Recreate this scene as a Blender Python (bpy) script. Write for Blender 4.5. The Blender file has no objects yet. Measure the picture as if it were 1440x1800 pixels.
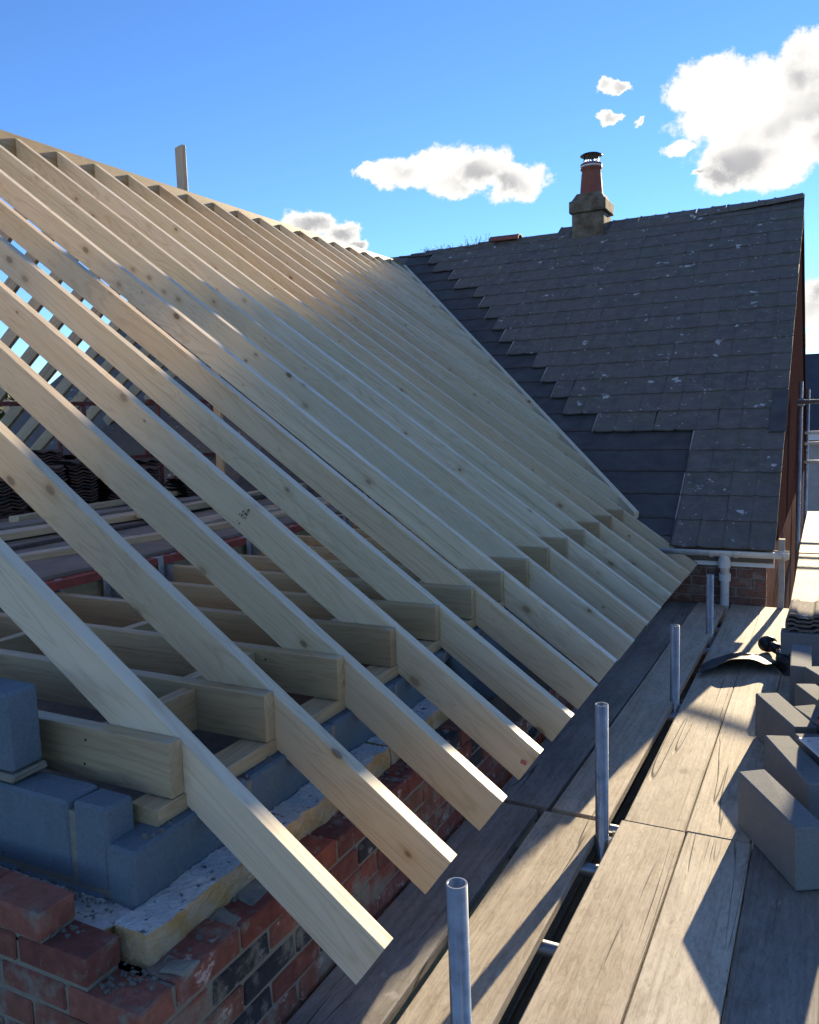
import bpy, math, random
from mathutils import Vector, Matrix
R_ = math.radians
random.seed(7)
scene = bpy.context.scene
COL = scene.collection

# ------------------------------------------------------------------ camera
YAW, PITCH, ROLL, FPX = 0.4723, -0.11623, -0.03109, 1445.76
f_ = Vector((-math.sin(YAW)*math.cos(PITCH), math.cos(YAW)*math.cos(PITCH), math.sin(PITCH)))
r0 = Vector((math.cos(YAW), math.sin(YAW), 0)); u0 = r0.cross(f_)
r_ = r0*math.cos(ROLL) + u0*math.sin(ROLL); u_ = u0*math.cos(ROLL) - r0*math.sin(ROLL)
cam = bpy.data.cameras.new('camera'); camo = bpy.data.objects.new('camera', cam); COL.objects.link(camo)
camo.matrix_world = Matrix(((r_.x, u_.x, -f_.x, 0), (r_.y, u_.y, -f_.y, 0), (r_.z, u_.z, -f_.z, 0), (0, 0, 0, 1)))
cam.sensor_fit = 'VERTICAL'; cam.sensor_height = 36; cam.lens = FPX/1800*36
cam.clip_start = 0.05; cam.clip_end = 3000
scene.camera = camo
def px_dir(x, y):                                   # direction in which the camera sees a point of the sky
    return (f_ + r_*((x-720)/FPX) - u_*((y-900)/FPX)).normalized()

# ------------------------------------------------------------------ sun, sky, exposure
SUN_AZ, SUN_EL = R_(6.0), math.atan(0.27*math.cos(R_(6.0)))
sd = Vector((math.sin(SUN_AZ)*math.cos(SUN_EL), math.cos(SUN_AZ)*math.cos(SUN_EL), math.sin(SUN_EL)))
sl = bpy.data.lights.new('sun', 'SUN'); sl.energy = 4.3; sl.angle = R_(0.55); sl.color = (1.0, 0.82, 0.55)
so = bpy.data.objects.new('sun', sl); COL.objects.link(so); so.rotation_euler = sd.to_track_quat('Z', 'Y').to_euler()
so.location = sd*50
world = bpy.data.worlds.new('World'); scene.world = world; world.use_nodes = True
vs = scene.view_settings
vs.view_transform = 'Standard'; vs.look = 'None'; vs.gamma = 1; vs.use_curve_mapping = False; vs.exposure = 1.85
scene.render.engine = 'CYCLES'; scene.cycles.use_denoising = True; scene.cycles.max_bounces = 6
scene.cycles.diffuse_bounces = 3; scene.cycles.glossy_bounces = 2; scene.cycles.use_adaptive_sampling = True; scene.cycles.adaptive_threshold = 0.025

def build_world():
    nt = world.node_tree; N = nt.nodes; L = nt.links; N.clear()
    def nd(t, **k):
        n = N.new(t)
        for a, b in k.items(): setattr(n, a, b)
        return n
    def math_(op, a, b=None, c=None, clamp=False):
        n = nd('ShaderNodeMath', operation=op, use_clamp=clamp)
        for i, v in enumerate((a, b, c)):
            if v is None: continue
            if isinstance(v, (int, float)): n.inputs[i].default_value = v
            else: L.new(v, n.inputs[i])
        return n.outputs[0]
    tc = nd('ShaderNodeTexCoord').outputs['Generated']
    sky = nd('ShaderNodeTexSky', sky_type='NISHITA', sun_disc=False, sun_elevation=SUN_EL, sun_rotation=SUN_AZ,
             air_density=1.0, dust_density=0.0, ozone_density=5.0, altitude=1200)
    hs = nd('ShaderNodeHueSaturation'); hs.inputs['Hue'].default_value = 0.506; hs.inputs['Saturation'].default_value = 1.05; hs.inputs['Value'].default_value = 1.0
    L.new(sky.outputs[0], hs.inputs['Color'])
    gm = nd('ShaderNodeGamma'); gm.inputs[1].default_value = 1.0
    L.new(hs.outputs[0], gm.inputs[0])
    # clouds: lumpy blobs fixed at directions of the sky
    def noise(scale, detail, rough, src):
        n = nd('ShaderNodeTexNoise'); n.inputs['Scale'].default_value = scale; n.inputs['Detail'].default_value = detail
        n.inputs['Roughness'].default_value = rough; L.new(src, n.inputs['Vector']); return n
    n1 = noise(25, 9, 0.64, tc)
    n2 = noise(9, 3, 0.45, tc)
    blobs = [(1210, 172, 58), (1255, 140, 72), (1262, 195, 92), (1318, 178, 92), (1345, 225, 110), (1395, 130, 88), (1432, 90, 66), (1425, 190, 110),
             (1312, 275, 92), (1272, 308, 56), (1372, 290, 74), (1470, 240, 110), (1500, 120, 110),
             (775, 290, 74), (738, 300, 66), (700, 303, 58), (842, 306, 78), (905, 322, 66), (800, 326, 56), (655, 305, 34), (548, 392, 52), (598, 408, 46), (630, 422, 24),
             (1066, 150, 19), (1094, 151, 17), (1076, 202, 20), (1116, 217, 14), (1196, 258, 27), (1236, 300, 24),
             (1455, 515, 60), (1445, 545, 50), (1448, 592, 56)]
    ax = []
    for x, y, a in blobs:
        d = px_dir(x, y); ax.append((math.atan2(d.x, d.y), math.asin(d.z), a/FPX))
    rr = random.Random(5)
    for i in range(10):                              # out-of-view clouds all round the sky, added and enlarged for more fill light
        az = R_(58 + i*25 + rr.uniform(-9, 9)); el = R_(rr.uniform(11, 62)); az = az if az < math.pi else az-2*math.pi
        for q in range(3): ax.append((az+rr.uniform(-.12, .12)/math.cos(el), el+rr.uniform(-.035, .035), rr.uniform(.08, .16)/math.cos(el)))
    # angular coordinates, heights stretched because the clouds are flat; edges frayed by a little warping
    wp = nd('ShaderNodeTexNoise'); wp.inputs['Scale'].default_value = 22; wp.inputs['Detail'].default_value = 8; wp.inputs['Roughness'].default_value = 0.66; L.new(tc, wp.inputs['Vector'])
    sx = nd('ShaderNodeSeparateXYZ'); L.new(tc, sx.inputs[0])
    cb = nd('ShaderNodeCombineXYZ'); L.new(math_('ARCTAN2', sx.outputs[0], sx.outputs[1]), cb.inputs[0]); L.new(math_('MULTIPLY', math_('ARCSINE', sx.outputs[2]), ASPECT), cb.inputs[1])
    wv = nd('ShaderNodeVectorMath', operation='SUBTRACT'); L.new(wp.outputs['Color'], wv.inputs[0]); wv.inputs[1].default_value = (0.5, 0.5, 0.5)
    wm = nd('ShaderNodeVectorMath', operation='MULTIPLY'); L.new(wv.outputs[0], wm.inputs[0]); wm.inputs[1].default_value = (0.055, 0.075, 0)
    wa = nd('ShaderNodeVectorMath', operation='ADD'); L.new(cb.outputs[0], wa.inputs[0]); L.new(wm.outputs[0], wa.inputs[1])
    best = None
    for az, el, a in ax:
        n = nd('ShaderNodeVectorMath', operation='DISTANCE'); L.new(wa.outputs[0], n.inputs[0]); n.inputs[1].default_value = (az, el*ASPECT, 0)
        val = math_('MULTIPLY_ADD', n.outputs['Value'], -1/a, 1.0)
        best = val if best is None else math_('SMOOTH_MAX', best, val, 0.12)
    best = math_('MAXIMUM', best, -3.0)
    nn = math_('MULTIPLY_ADD', n1.outputs[0], 1.7, -0.85)
    depth = math_('ADD', best, nn)
    mr = nd('ShaderNodeMapRange', interpolation_type='SMOOTHERSTEP'); L.new(depth, mr.inputs[0])
    mr.inputs[1].default_value = -0.02; mr.inputs[2].default_value = 0.38
    grey = nd('ShaderNodeMapRange', interpolation_type='SMOOTHSTEP')
    L.new(n2.outputs[0], grey.inputs[0]); grey.inputs[1].default_value = 0.40; grey.inputs[2].default_value = 0.58
    deep = nd('ShaderNodeMapRange', interpolation_type='SMOOTHSTEP'); L.new(depth, deep.inputs[0]); deep.inputs[1].default_value = 0.25; deep.inputs[2].default_value = 0.9
    gf = math_('MULTIPLY', grey.outputs[0], deep.outputs[0])
    cc = nd('ShaderNodeMix', data_type='RGBA'); L.new(gf, cc.inputs[0])
    cc.inputs[6].default_value = (0.66, 0.64, 0.61, 1); cc.inputs[7].default_value = (0.31, 0.31, 0.32, 1)
    b1 = nd('ShaderNodeBackground'); L.new(gm.outputs[0], b1.inputs[0]); b1.inputs[1].default_value = SKY_STRENGTH
    b2 = nd('ShaderNodeBackground'); L.new(cc.outputs[2], b2.inputs[0]); b2.inputs[1].default_value = 0.48
    mx = nd('ShaderNodeMixShader'); L.new(mr.outputs[0], mx.inputs[0]); L.new(b1.outputs[0], mx.inputs[1]); L.new(b2.outputs[0], mx.inputs[2])
    out = nd('ShaderNodeOutputWorld'); L.new(mx.outputs[0], out.inputs[0])
SKY_STRENGTH = 0.070
ASPECT = 2.1
world.cycles.sampling_method = 'MANUAL'; world.cycles.sample_map_resolution = 512
build_world()

# ------------------------------------------------------------------ materials
class M:
    """small helper round one node material"""
    def __init__(s, name, rough=0.7, metal=0.0, spec=0.3):
        s.m = bpy.data.materials.new(name); s.m.use_nodes = True
        s.nt = s.m.node_tree; s.N = s.nt.nodes; s.L = s.nt.links
        s.b = s.N['Principled BSDF']; s.b.inputs['Roughness'].default_value = rough
        s.b.inputs['Metallic'].default_value = metal; s.b.inputs['Specular IOR Level'].default_value = spec
    def nd(s, t, **k):
        n = s.N.new(t)
        for a, b in k.items(): setattr(n, a, b)
        return n
    def put(s, sock, v):
        if v is None: return
        if isinstance(v, (int, float)): sock.default_value = v
        elif isinstance(v, (tuple, list)):
            sock.default_value = tuple(v) + ((1,) if len(v) == 3 and sock.type == 'RGBA' else ())
        else: s.L.new(v, sock)
    def obj(s): return s.nd('ShaderNodeTexCoord').outputs['Object']
    def pos(s): return s.nd('ShaderNodeNewGeometry').outputs['Position']
    def rnd(s): return s.nd('ShaderNodeObjectInfo').outputs['Random']
    def math(s, op, a, b=None, c=None, clamp=False):
        n = s.nd('ShaderNodeMath', operation=op, use_clamp=clamp)
        for i, v in enumerate((a, b, c)): s.put(n.inputs[i], v)
        return n.outputs[0]
    def mapv(s, v, scale=(1, 1, 1), shift=None):
        n = s.nd('ShaderNodeMapping'); s.L.new(v, n.inputs[0]); n.inputs['Scale'].default_value = scale
        if shift is not None:
            c = s.nd('ShaderNodeCombineXYZ')
            for i in range(3): s.put(c.inputs[i], s.math('MULTIPLY', shift, (37.0, 53.0, 71.0)[i]))
            s.L.new(c.outputs[0], n.inputs['Location'])
        return n.outputs[0]
    def noise(s, v, scale=5, detail=4, rough=0.55, dist=0.0):
        n = s.nd('ShaderNodeTexNoise'); s.L.new(v, n.inputs['Vector'])
        n.inputs['Scale'].default_value = scale; n.inputs['Detail'].default_value = detail
        n.inputs['Roughness'].default_value = rough; n.inputs['Distortion'].default_value = dist
        return n.outputs[0]
    def vor(s, v, scale=5, feature='F1'):
        n = s.nd('ShaderNodeTexVoronoi', feature=feature); s.L.new(v, n.inputs['Vector']); n.inputs['Scale'].default_value = scale
        return n
    def rng(s, v, a, b, c=0.0, d=1.0):
        n = s.nd('ShaderNodeMapRange'); s.put(n.inputs[0], v)
        for i, x in enumerate((a, b, c, d)): n.inputs[i+1].default_value = x
        return n.outputs[0]
    def mix(s, fac, a, b, blend='MIX'):
        n = s.nd('ShaderNodeMix', data_type='RGBA', blend_type=blend); s.put(n.inputs[0], fac); s.put(n.inputs[6], a); s.put(n.inputs[7], b)
        return n.outputs[2]
    def ramp(s, fac, stops):
        n = s.nd('ShaderNodeValToRGB'); s.put(n.inputs[0], fac)
        e = n.color_ramp.elements
        while len(e) < len(stops): e.new(0.5)
        for x, (p, c) in zip(e, stops): x.position = p; x.color = tuple(c) + (1,)
        return n.outputs[0]
    def bump(s, h, strength=0.3, dist=0.01):
        n = s.nd('ShaderNodeBump'); n.inputs['Strength'].default_value = strength; n.inputs['Distance'].default_value = dist
        s.put(n.inputs['Height'], h); s.L.new(n.outputs[0], s.b.inputs['Normal'])
    def done(s, col):
        s.put(s.b.inputs['Base Color'], col); return s.m

def pine(name, a, b, c, knots=0.5, grey=0.0):
    m = M(name, 0.5, 0, 0.5); o = m.obj(); rd = m.rnd()
    v = m.mapv(o, (1.3, 26, 26), rd); v2 = m.mapv(o, (0.55, 7, 7), rd); vk = m.mapv(o, (6.0, 10, 10), rd)
    kn = m.vor(vk, 1.0)
    kd = kn.outputs['Distance']; kc = m.nd('ShaderNodeSeparateColor'); m.L.new(kn.outputs['Color'], kc.inputs[0])
    has = m.math('GREATER_THAN', kc.outputs[0], knots)
    g1 = m.noise(v, 1.0, 5, 0.6, 0.6); g2 = m.noise(v2, 1.0, 4, 0.5, 1.2)
    rings = m.math('FRACT', m.math('MULTIPLY', g2, 13.0))
    rings = m.math('ABSOLUTE', m.math('MULTIPLY_ADD', rings, 2.0, -1.0))
    base = m.mix(m.rng(g1, 0.3, 0.7), a, b)
    base = m.mix(m.math('MULTIPLY', m.rng(rings, 0.55, 1.0), 0.5), base, c)
    stk = m.noise(m.mapv(o, (0.25, 34, 34), rd), 1.0, 3, 0.6)
    base = m.mix(m.rng(stk, 0.60, 0.72, 0, 0.55), base, m.mix(1.0, c, (0.8, 0.75, 0.7), 'MULTIPLY'))
    base = m.mix(m.math('MULTIPLY', rd, 0.55), base, m.mix(0.5, base, c))
    blot = m.noise(m.mapv(o, (1.1, 3, 3), rd), 1.0, 3, 0.5)
    base = m.mix(m.rng(blot, 0.45, 0.75, 0, 0.35), base, m.mix(1.0, base, (0.80, 0.86, 0.80), 'MULTIPLY'))
    size = m.math('MULTIPLY_ADD', m.math('POWER', kc.outputs[1], 2.0), 0.13, 0.05)
    kmask = m.math('MULTIPLY', has, m.rng(m.math('DIVIDE', kd, size), 0.75, 1.15, 1.0, 0.0))
    halo = m.math('MULTIPLY', has, m.rng(m.math('DIVIDE', kd, size), 0.9, 2.6, 0.5, 0.0))
    base = m.mix(halo, base, m.mix(1.0, base, (0.72, 0.58, 0.42), 'MULTIPLY'))
    base = m.mix(m.math('MULTIPLY', kmask, m.math('MULTIPLY_ADD', kc.outputs[2], 0.5, 0.35)), base, (0.11, 0.06, 0.032))
    m.bump(m.math('ADD', g1, m.math('MULTIPLY', rings, 0.4)), 0.12, 0.004)
    tint = m.ramp(m.math('FRACT', m.math('MULTIPLY', rd, 7.77)), [(0.0, (1.0, 0.97, 0.93)), (0.22, (0.86, 0.92, 0.90)), (0.45, (0.98, 0.89, 0.76)), (0.62, (0.80, 0.76, 0.68)), (0.8, (0.93, 0.90, 0.80)), (1.0, (1.06, 1.04, 1.0))])
    base = m.mix(1.0, base, tint, 'MULTIPLY')
    m.put(m.b.inputs['Roughness'], m.rng(g1, 0.3, 0.7, 0.33, 0.5))
    return m.done(base)
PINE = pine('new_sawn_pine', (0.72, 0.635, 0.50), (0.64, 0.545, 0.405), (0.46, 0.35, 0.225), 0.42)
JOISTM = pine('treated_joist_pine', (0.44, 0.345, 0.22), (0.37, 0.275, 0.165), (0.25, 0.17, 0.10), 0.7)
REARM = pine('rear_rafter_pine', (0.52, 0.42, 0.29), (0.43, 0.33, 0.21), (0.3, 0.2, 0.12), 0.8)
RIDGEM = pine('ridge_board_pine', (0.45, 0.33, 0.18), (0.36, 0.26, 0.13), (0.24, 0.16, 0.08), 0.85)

def oldboard(name, a, b, c):
    m = M(name, 0.78); o = m.obj(); rd = m.rnd()
    v = m.mapv(o, (1.1, 22, 22), rd); g1 = m.noise(v, 1.0, 7, 0.65, 0.8)
    g2 = m.noise(m.mapv(o, (0.4, 5, 5), rd), 1.0, 4, 0.55, 1.4)
    st = m.noise(m.mapv(o, (2.2, 3.5, 3.5), rd), 1.0, 6, 0.62)
    base = m.mix(m.rng(g1, 0.3, 0.72), a, b)
    base = m.mix(m.rng(st, 0.42, 0.72), base, c)
    dk = m.noise(m.mapv(o, (1.6, 6, 6), rd), 1.0, 6, 0.7, 0.5)
    base = m.mix(m.rng(dk, 0.52, 0.72, 0, 0.6), base, m.mix(1.0, base, (0.52, 0.47, 0.42), 'MULTIPLY'))
    sv = m.noise(m.mapv(o, (21, 3.2, 3.2), rd), 1.0, 6, 0.72, 2.2)            # saw marks across the board
    svm = m.math('MULTIPLY', m.rng(sv, 0.56, 0.74, 0, 0.4), m.rng(m.noise(m.mapv(o, (1.7, 3, 3), rd), 1.0, 2, 0.5), 0.45, 0.62))
    base = m.mix(svm, base, m.mix(1.0, base, (0.55, 0.50, 0.45), 'MULTIPLY'))
    fs = m.noise(m.mapv(o, (11, 38, 38), rd), 1.0, 7, 0.75, 1.6)
    base = m.mix(m.rng(fs, 0.52, 0.70, 0, 0.5), base, m.mix(1.0, base, (1.45, 1.45, 1.45), 'MULTIPLY'))
    base = m.mix(m.rng(fs, 0.50, 0.34, 0, 0.6), base, m.mix(1.0, base, (0.5, 0.46, 0.42), 'MULTIPLY'))
    cr = m.noise(m.mapv(o, (0.22, 6, 6), rd), 1.0, 3, 0.5, 0.25)        # long drying cracks
    crk = m.rng(m.math('ABSOLUTE', m.math('SUBTRACT', cr, 0.52)), 0.0, 0.006, 1.0, 0.0)
    gate = m.rng(m.noise(m.mapv(o, (1.2, 4, 4), rd), 1.0, 2, 0.5), 0.55, 0.62)
    crk = m.math('MULTIPLY', crk, gate)
    kn = m.vor(m.mapv(o, (3.3, 6, 6), rd), 1.0); kc = m.nd('ShaderNodeSeparateColor'); m.L.new(kn.outputs['Color'], kc.inputs[0])
    kd = m.math('MULTIPLY', m.math('GREATER_THAN', kc.outputs[0], 0.72), m.rng(kn.outputs['Distance'], 0.06, 0.16, 1.0, 0.0))
    base = m.mix(m.math('MULTIPLY', kd, 0.6), base, (0.09, 0.06, 0.04))
    base = m.mix(m.math('MULTIPLY', crk, 0.85), base, (0.03, 0.024, 0.02))
    base = m.mix(m.math('MULTIPLY', rd, 0.5), base, m.mix(1.0, base, (0.78, 0.80, 0.80), 'MULTIPLY'))
    spl = m.rng(m.noise(m.mapv(o, (9, 14, 14), rd), 1.0, 3, 0.6), 0.70, 0.76)  # cement splashes
    base = m.mix(m.math('MULTIPLY', spl, 0.5), base, (0.42, 0.40, 0.37))
    g3 = m.noise(m.mapv(o, (0.9, 75, 75), rd), 1.0, 4, 0.65, 0.5)
    base = m.mix(m.rng(g3, 0.52, 0.70, 0, 0.55), base, m.mix(1.0, base, (0.55, 0.50, 0.44), 'MULTIPLY'))
    h = m.math('SUBTRACT', m.math('ADD', g1, m.math('MULTIPLY', g3, 0.7)), m.math('MULTIPLY', crk, 1.6))
    m.bump(m.math('MULTIPLY_ADD', fs, 0.25, h), 0.5, 0.006)
    return m.done(base)
BOARD = oldboard('weathered_scaffold_board', (0.42, 0.36, 0.275), (0.31, 0.255, 0.188), (0.48, 0.42, 0.335))
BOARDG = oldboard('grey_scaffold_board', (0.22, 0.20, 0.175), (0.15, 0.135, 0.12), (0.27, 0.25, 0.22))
BOARDP = oldboard('pale_scaffold_board', (0.52, 0.46, 0.37), (0.42, 0.36, 0.28), (0.56, 0.50, 0.41))

def brickmat(name, stops, bloom=0.35):
    m = M(name, 0.88); o = m.obj(); rd = m.rnd()
    col = m.ramp(rd, stops)
    n = m.noise(m.mapv(o, (1, 1, 1), rd), 26, 6, 0.65)
    col = m.mix(m.rng(n, 0.35, 0.7), m.mix(1.0, col, (0.62, 0.58, 0.58), 'MULTIPLY'), col)
    bl = m.noise(m.mapv(o, (1, 1, 1.6), rd), 13, 7, 0.72)
    thr = m.math('MULTIPLY_ADD', m.math('FRACT', m.math('MULTIPLY', rd, 17.3)), -0.16, 0.70)
    bm = m.math('MULTIPLY', m.rng(m.math('SUBTRACT', bl, thr), 0.0, 0.08), bloom*2)
    col = m.mix(bm, col, (0.50, 0.46, 0.42))
    sm = m.rng(m.noise(m.pos(), 9, 5, 0.65), 0.52, 0.64, 0, 0.8)
    col = m.mix(sm, col, (0.19, 0.18, 0.145))
    m.bump(m.math('ADD', n, m.math('MULTIPLY', bl, 0.6)), 0.8, 0.008)
    return m.done(col)
BRICK = brickmat('reclaimed_red_brick', [(0.0, (0.21, 0.062, 0.045)), (0.25, (0.28, 0.085, 0.055)), (0.45, (0.17, 0.058, 0.045)), (0.62, (0.24, 0.105, 0.07)), (0.80, (0.20, 0.075, 0.058)), (1.0, (0.30, 0.12, 0.08))])
BRICKD = brickmat('blue_black_brick', [(0, (0.035, 0.036, 0.042)), (1, (0.045, 0.045, 0.052))], 0.2)
BRICKH = brickmat('old_house_brick', [(0, (0.17, 0.085, 0.065)), (0.5, (0.215, 0.11, 0.08)), (1, (0.14, 0.075, 0.06))], 0.15)
def mortar(name, c, sc=40):
    m = M(name, 0.95); o = m.pos(); n = m.noise(o, sc, 6, 0.7); n2 = m.noise(o, 7, 3, 0.5)
    col = m.mix(m.rng(n, 0.3, 0.7), tuple(x*0.7 for x in c), c); col = m.mix(m.rng(n2, 0.4, 0.7, 0, 0.5), col, tuple(x*0.75 for x in c))
    m.bump(n, 0.7, 0.006); return m.done(col)
MORTAR = mortar('lime_mortar', (0.225, 0.215, 0.175))
RUBBLE = mortar('mortar_rubble', (0.15, 0.145, 0.13))
MORTARH = mortar('old_mortar', (0.33, 0.28, 0.235))
def blockmat(name, a, b):
    m = M(name, 0.92); o = m.obj(); rd = m.rnd()
    n = m.noise(m.mapv(o, (1, 1, 1), rd), 110, 4, 0.7); n2 = m.noise(m.mapv(o, (1, 1, 1), rd), 6, 5, 0.6)
    v = m.vor(m.mapv(o, (1, 1, 1), rd), 130); pit = m.rng(v.outputs['Distance'], 0.12, 0.3)
    col = m.mix(m.rng(n, 0.3, 0.7), a, b); col = m.mix(m.rng(n2, 0.4, 0.7, 0, 0.55), col, m.mix(1.0, col, (0.72, 0.72, 0.72), 'MULTIPLY'))
    hole = m.rng(m.noise(m.mapv(o, (1, 1, 1), rd), 34, 2, 0.5), 0.75, 0.78)
    col = m.mix(m.math('MULTIPLY', hole, 0.8), col, (0.04, 0.04, 0.04))
    m.bump(m.math('ADD', n, m.math('MULTIPLY', pit, 0.5)), 0.35, 0.004)
    return m.done(col)
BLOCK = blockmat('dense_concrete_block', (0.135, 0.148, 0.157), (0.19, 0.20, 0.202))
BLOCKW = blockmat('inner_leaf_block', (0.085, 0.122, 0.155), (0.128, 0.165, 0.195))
def simple(name, col, rough=0.6, metal=0.0, sc=20, var=0.25, bump=0.1, spec=0.3, dark=None):
    m = M(name, rough, metal, spec); o = m.obj(); rd = m.rnd(); v = m.mapv(o, (1, 1, 1), rd)
    n = m.noise(v, sc, 5, 0.6); n2 = m.noise(v, sc*0.2, 3, 0.5)
    d = dark or tuple(x*(1-var) for x in col)
    c = m.mix(m.rng(n, 0.3, 0.7), d, col); c = m.mix(m.rng(n2, 0.45, 0.7, 0, 0.5), c, tuple(x*(1-var*0.8) for x in col))
    if bump: m.bump(n, bump, 0.004)
    m.put(m.b.inputs['Roughness'], m.rng(n2, 0.3, 0.7, max(0.05, rough-0.1), min(1, rough+0.12)))
    return m.done(c)
GALV = simple('galvanised_steel', (0.42, 0.43, 0.43), 0.36, 0.75, 14, 0.45, 0.05)
GALVW = simple('zinc_hanger_steel', (0.50, 0.52, 0.55), 0.4, 0.7, 30, 0.3, 0.05)
PVC = simple('weathered_white_upvc', (0.62, 0.62, 0.60), 0.4, 0, 14, 0.25, 0.0, 0.4)
WHITE = simple('white_paint', (0.75, 0.75, 0.72), 0.5, 0, 9, 0.15, 0.0)
BLACKP = simple('black_polythene', (0.016, 0.017, 0.019), 0.55, 0, 30, 0.3, 0.12, 0.5)
BLACKT = simple('black_rubber_plastic', (0.014, 0.014, 0.015), 0.45, 0, 40, 0.3, 0.1, 0.4)
CHROME = simple('worn_chrome', (0.6, 0.6, 0.6), 0.22, 1.0, 20, 0.2, 0.0)
REDP = simple('red_oxide_primer', (0.30, 0.065, 0.05), 0.6, 0, 16, 0.35, 0.08)
REDF = simple('rusty_red_frame_paint', (0.16, 0.055, 0.05), 0.65, 0.0, 18, 0.4, 0.1)
REDC = simple('red_plastic', (0.35, 0.03, 0.035), 0.35, 0, 10, 0.15, 0.0, 0.5)
MAROON = simple('dark_maroon', (0.055, 0.03, 0.028), 0.95, 0, 12, 0.3, 0.1, 0.0)
BARGE = simple('weathered_bargeboard', (0.40, 0.37, 0.33), 0.7, 0, 14, 0.35, 0.1)
FELT = simple('roofing_underlay', (0.088, 0.086, 0.088), 0.8, 0, 6, 0.45, 0.4, 0.2)
BATTEN = simple('old_tile_batten', (0.085, 0.075, 0.07), 0.85, 0, 18, 0.4, 0.2)
TERRA = simple('terracotta', (0.24, 0.085, 0.06), 0.75, 0, 14, 0.3, 0.1)
COWLM = simple('dark_steel_cowl', (0.03, 0.028, 0.028), 0.45, 0.3, 14, 0.3, 0.05)
PLY = simple('dusty_plywood', (0.22, 0.185, 0.16), 0.75, 0, 5, 0.4, 0.1)
GROUNDM = simple('dry_gravel_and_earth', (0.165, 0.165, 0.15), 0.95, 0, 1.2, 0.5, 0.5, 0.1)
SLATE = simple('neighbour_slate_roof', (0.055, 0.058, 0.068), 0.7, 0, 3, 0.35, 0.3)
RENDER = simple('grey_render', (0.42, 0.40, 0.37), 0.9, 0, 4, 0.2, 0.2)
GLASSM = simple('dark_window_glass', (0.02, 0.024, 0.03), 0.08, 0, 3, 0.2, 0.0, 0.6)
BARK = simple('bark', (0.07, 0.05, 0.035), 0.95, 0, 20, 0.4, 0.5)
def leafmat(name, a, b):
    m = M(name, 0.7); c = m.mix(m.noise(m.obj(), 3.0, 4, 0.7), a, b); m.b.inputs['Subsurface Weight'].default_value = 0.0
    return m.done(c)
LEAF = leafmat('dark_leaves', (0.025, 0.045, 0.014), (0.075, 0.10, 0.03))
LEAFC = leafmat('conifer_leaves', (0.015, 0.035, 0.018), (0.04, 0.07, 0.03))
WEED = leafmat('moss_and_weeds', (0.05, 0.045, 0.02), (0.11, 0.10, 0.04))
INK = simple('timber_stamp_ink', (0.17, 0.15, 0.125), 0.8, 0, 400, 0.4, 0.0)
REDINK = simple('red_marker', (0.50, 0.16, 0.13), 0.7, 0, 60, 0.3, 0.0)

def tilemat():
    m = M('mossy_concrete_tile', 0.9); o = m.pos(); ob = m.obj(); rd = m.rnd()
    n = m.noise(o, 9, 6, 0.65); n2 = m.noise(o, 55, 4, 0.7)
    col = m.mix(m.rng(n, 0.35, 0.7), (0.083, 0.075, 0.069), (0.15, 0.134, 0.121))
    col = m.mix(m.math('MULTIPLY', rd, 0.55), col, (0.145, 0.122, 0.108))
    mo = m.rng(m.noise(o, 3.3, 5, 0.7), 0.48, 0.68); mo = m.math('MULTIPLY', mo, m.rng(n2, 0.4, 0.6))
    col = m.mix(m.math('MULTIPLY', mo, 0.7), col, (0.095, 0.105, 0.05))
    li = m.rng(m.noise(o, 6.2, 6, 0.62), 0.645, 0.675)                       # pale lichen patches
    li2 = m.rng(m.noise(o, 21, 4, 0.62), 0.66, 0.69)
    lm = m.math('MAXIMUM', li, m.math('MULTIPLY', li2, 0.85))
    col = m.mix(m.math('MULTIPLY', lm, 0.9), col, (0.46, 0.46, 0.45))
    m.bump(m.math('ADD', n2, m.math('MULTIPLY', n, 0.7)), 0.6, 0.008)
    return m.done(col)
TILE = tilemat()
def stackmat():
    m = M('stacked_old_tile', 0.9); rd = m.rnd(); n = m.noise(m.obj(), 30, 5, 0.6)
    col = m.mix(rd, (0.055, 0.047, 0.045), (0.13, 0.075, 0.06)); col = m.mix(m.rng(n, 0.35, 0.7), m.mix(1.0, col, (0.6, 0.6, 0.6), 'MULTIPLY'), col)
    m.bump(n, 0.4, 0.005); return m.done(col)
STILE = stackmat()
def stonemat():
    m = M('lichened_chimney_stone', 0.92); o = m.pos(); n = m.noise(o, 11, 6, 0.65); n2 = m.noise(o, 5, 4, 0.6)
    col = m.mix(m.rng(n, 0.35, 0.7), (0.065, 0.05, 0.036), (0.16, 0.12, 0.072)); col = m.mix(m.rng(n2, 0.45, 0.62), col, (0.17, 0.15, 0.115))
    br = m.nd('ShaderNodeTexBrick'); v = m.mapv(m.pos(), (1, 1, 1)); sx = m.nd('ShaderNodeSeparateXYZ'); m.L.new(v, sx.inputs[0])
    cb = m.nd('ShaderNodeCombineXYZ'); m.put(cb.inputs[0], m.math('ADD', sx.outputs[0], sx.outputs[1])); m.put(cb.inputs[1], sx.outputs[2])
    m.L.new(cb.outputs[0], br.inputs['Vector']); br.inputs['Scale'].default_value = 1.0; br.inputs['Brick Width'].default_value = 0.23
    br.inputs['Row Height'].default_value = 0.078; br.inputs['Mortar Size'].default_value = 0.008
    col = m.mix(m.math('MULTIPLY', br.outputs['Fac'], 0.5), col, (0.12, 0.11, 0.09))
    m.bump(n, 0.7, 0.012); return m.done(col)
STONE = stonemat()
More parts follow.
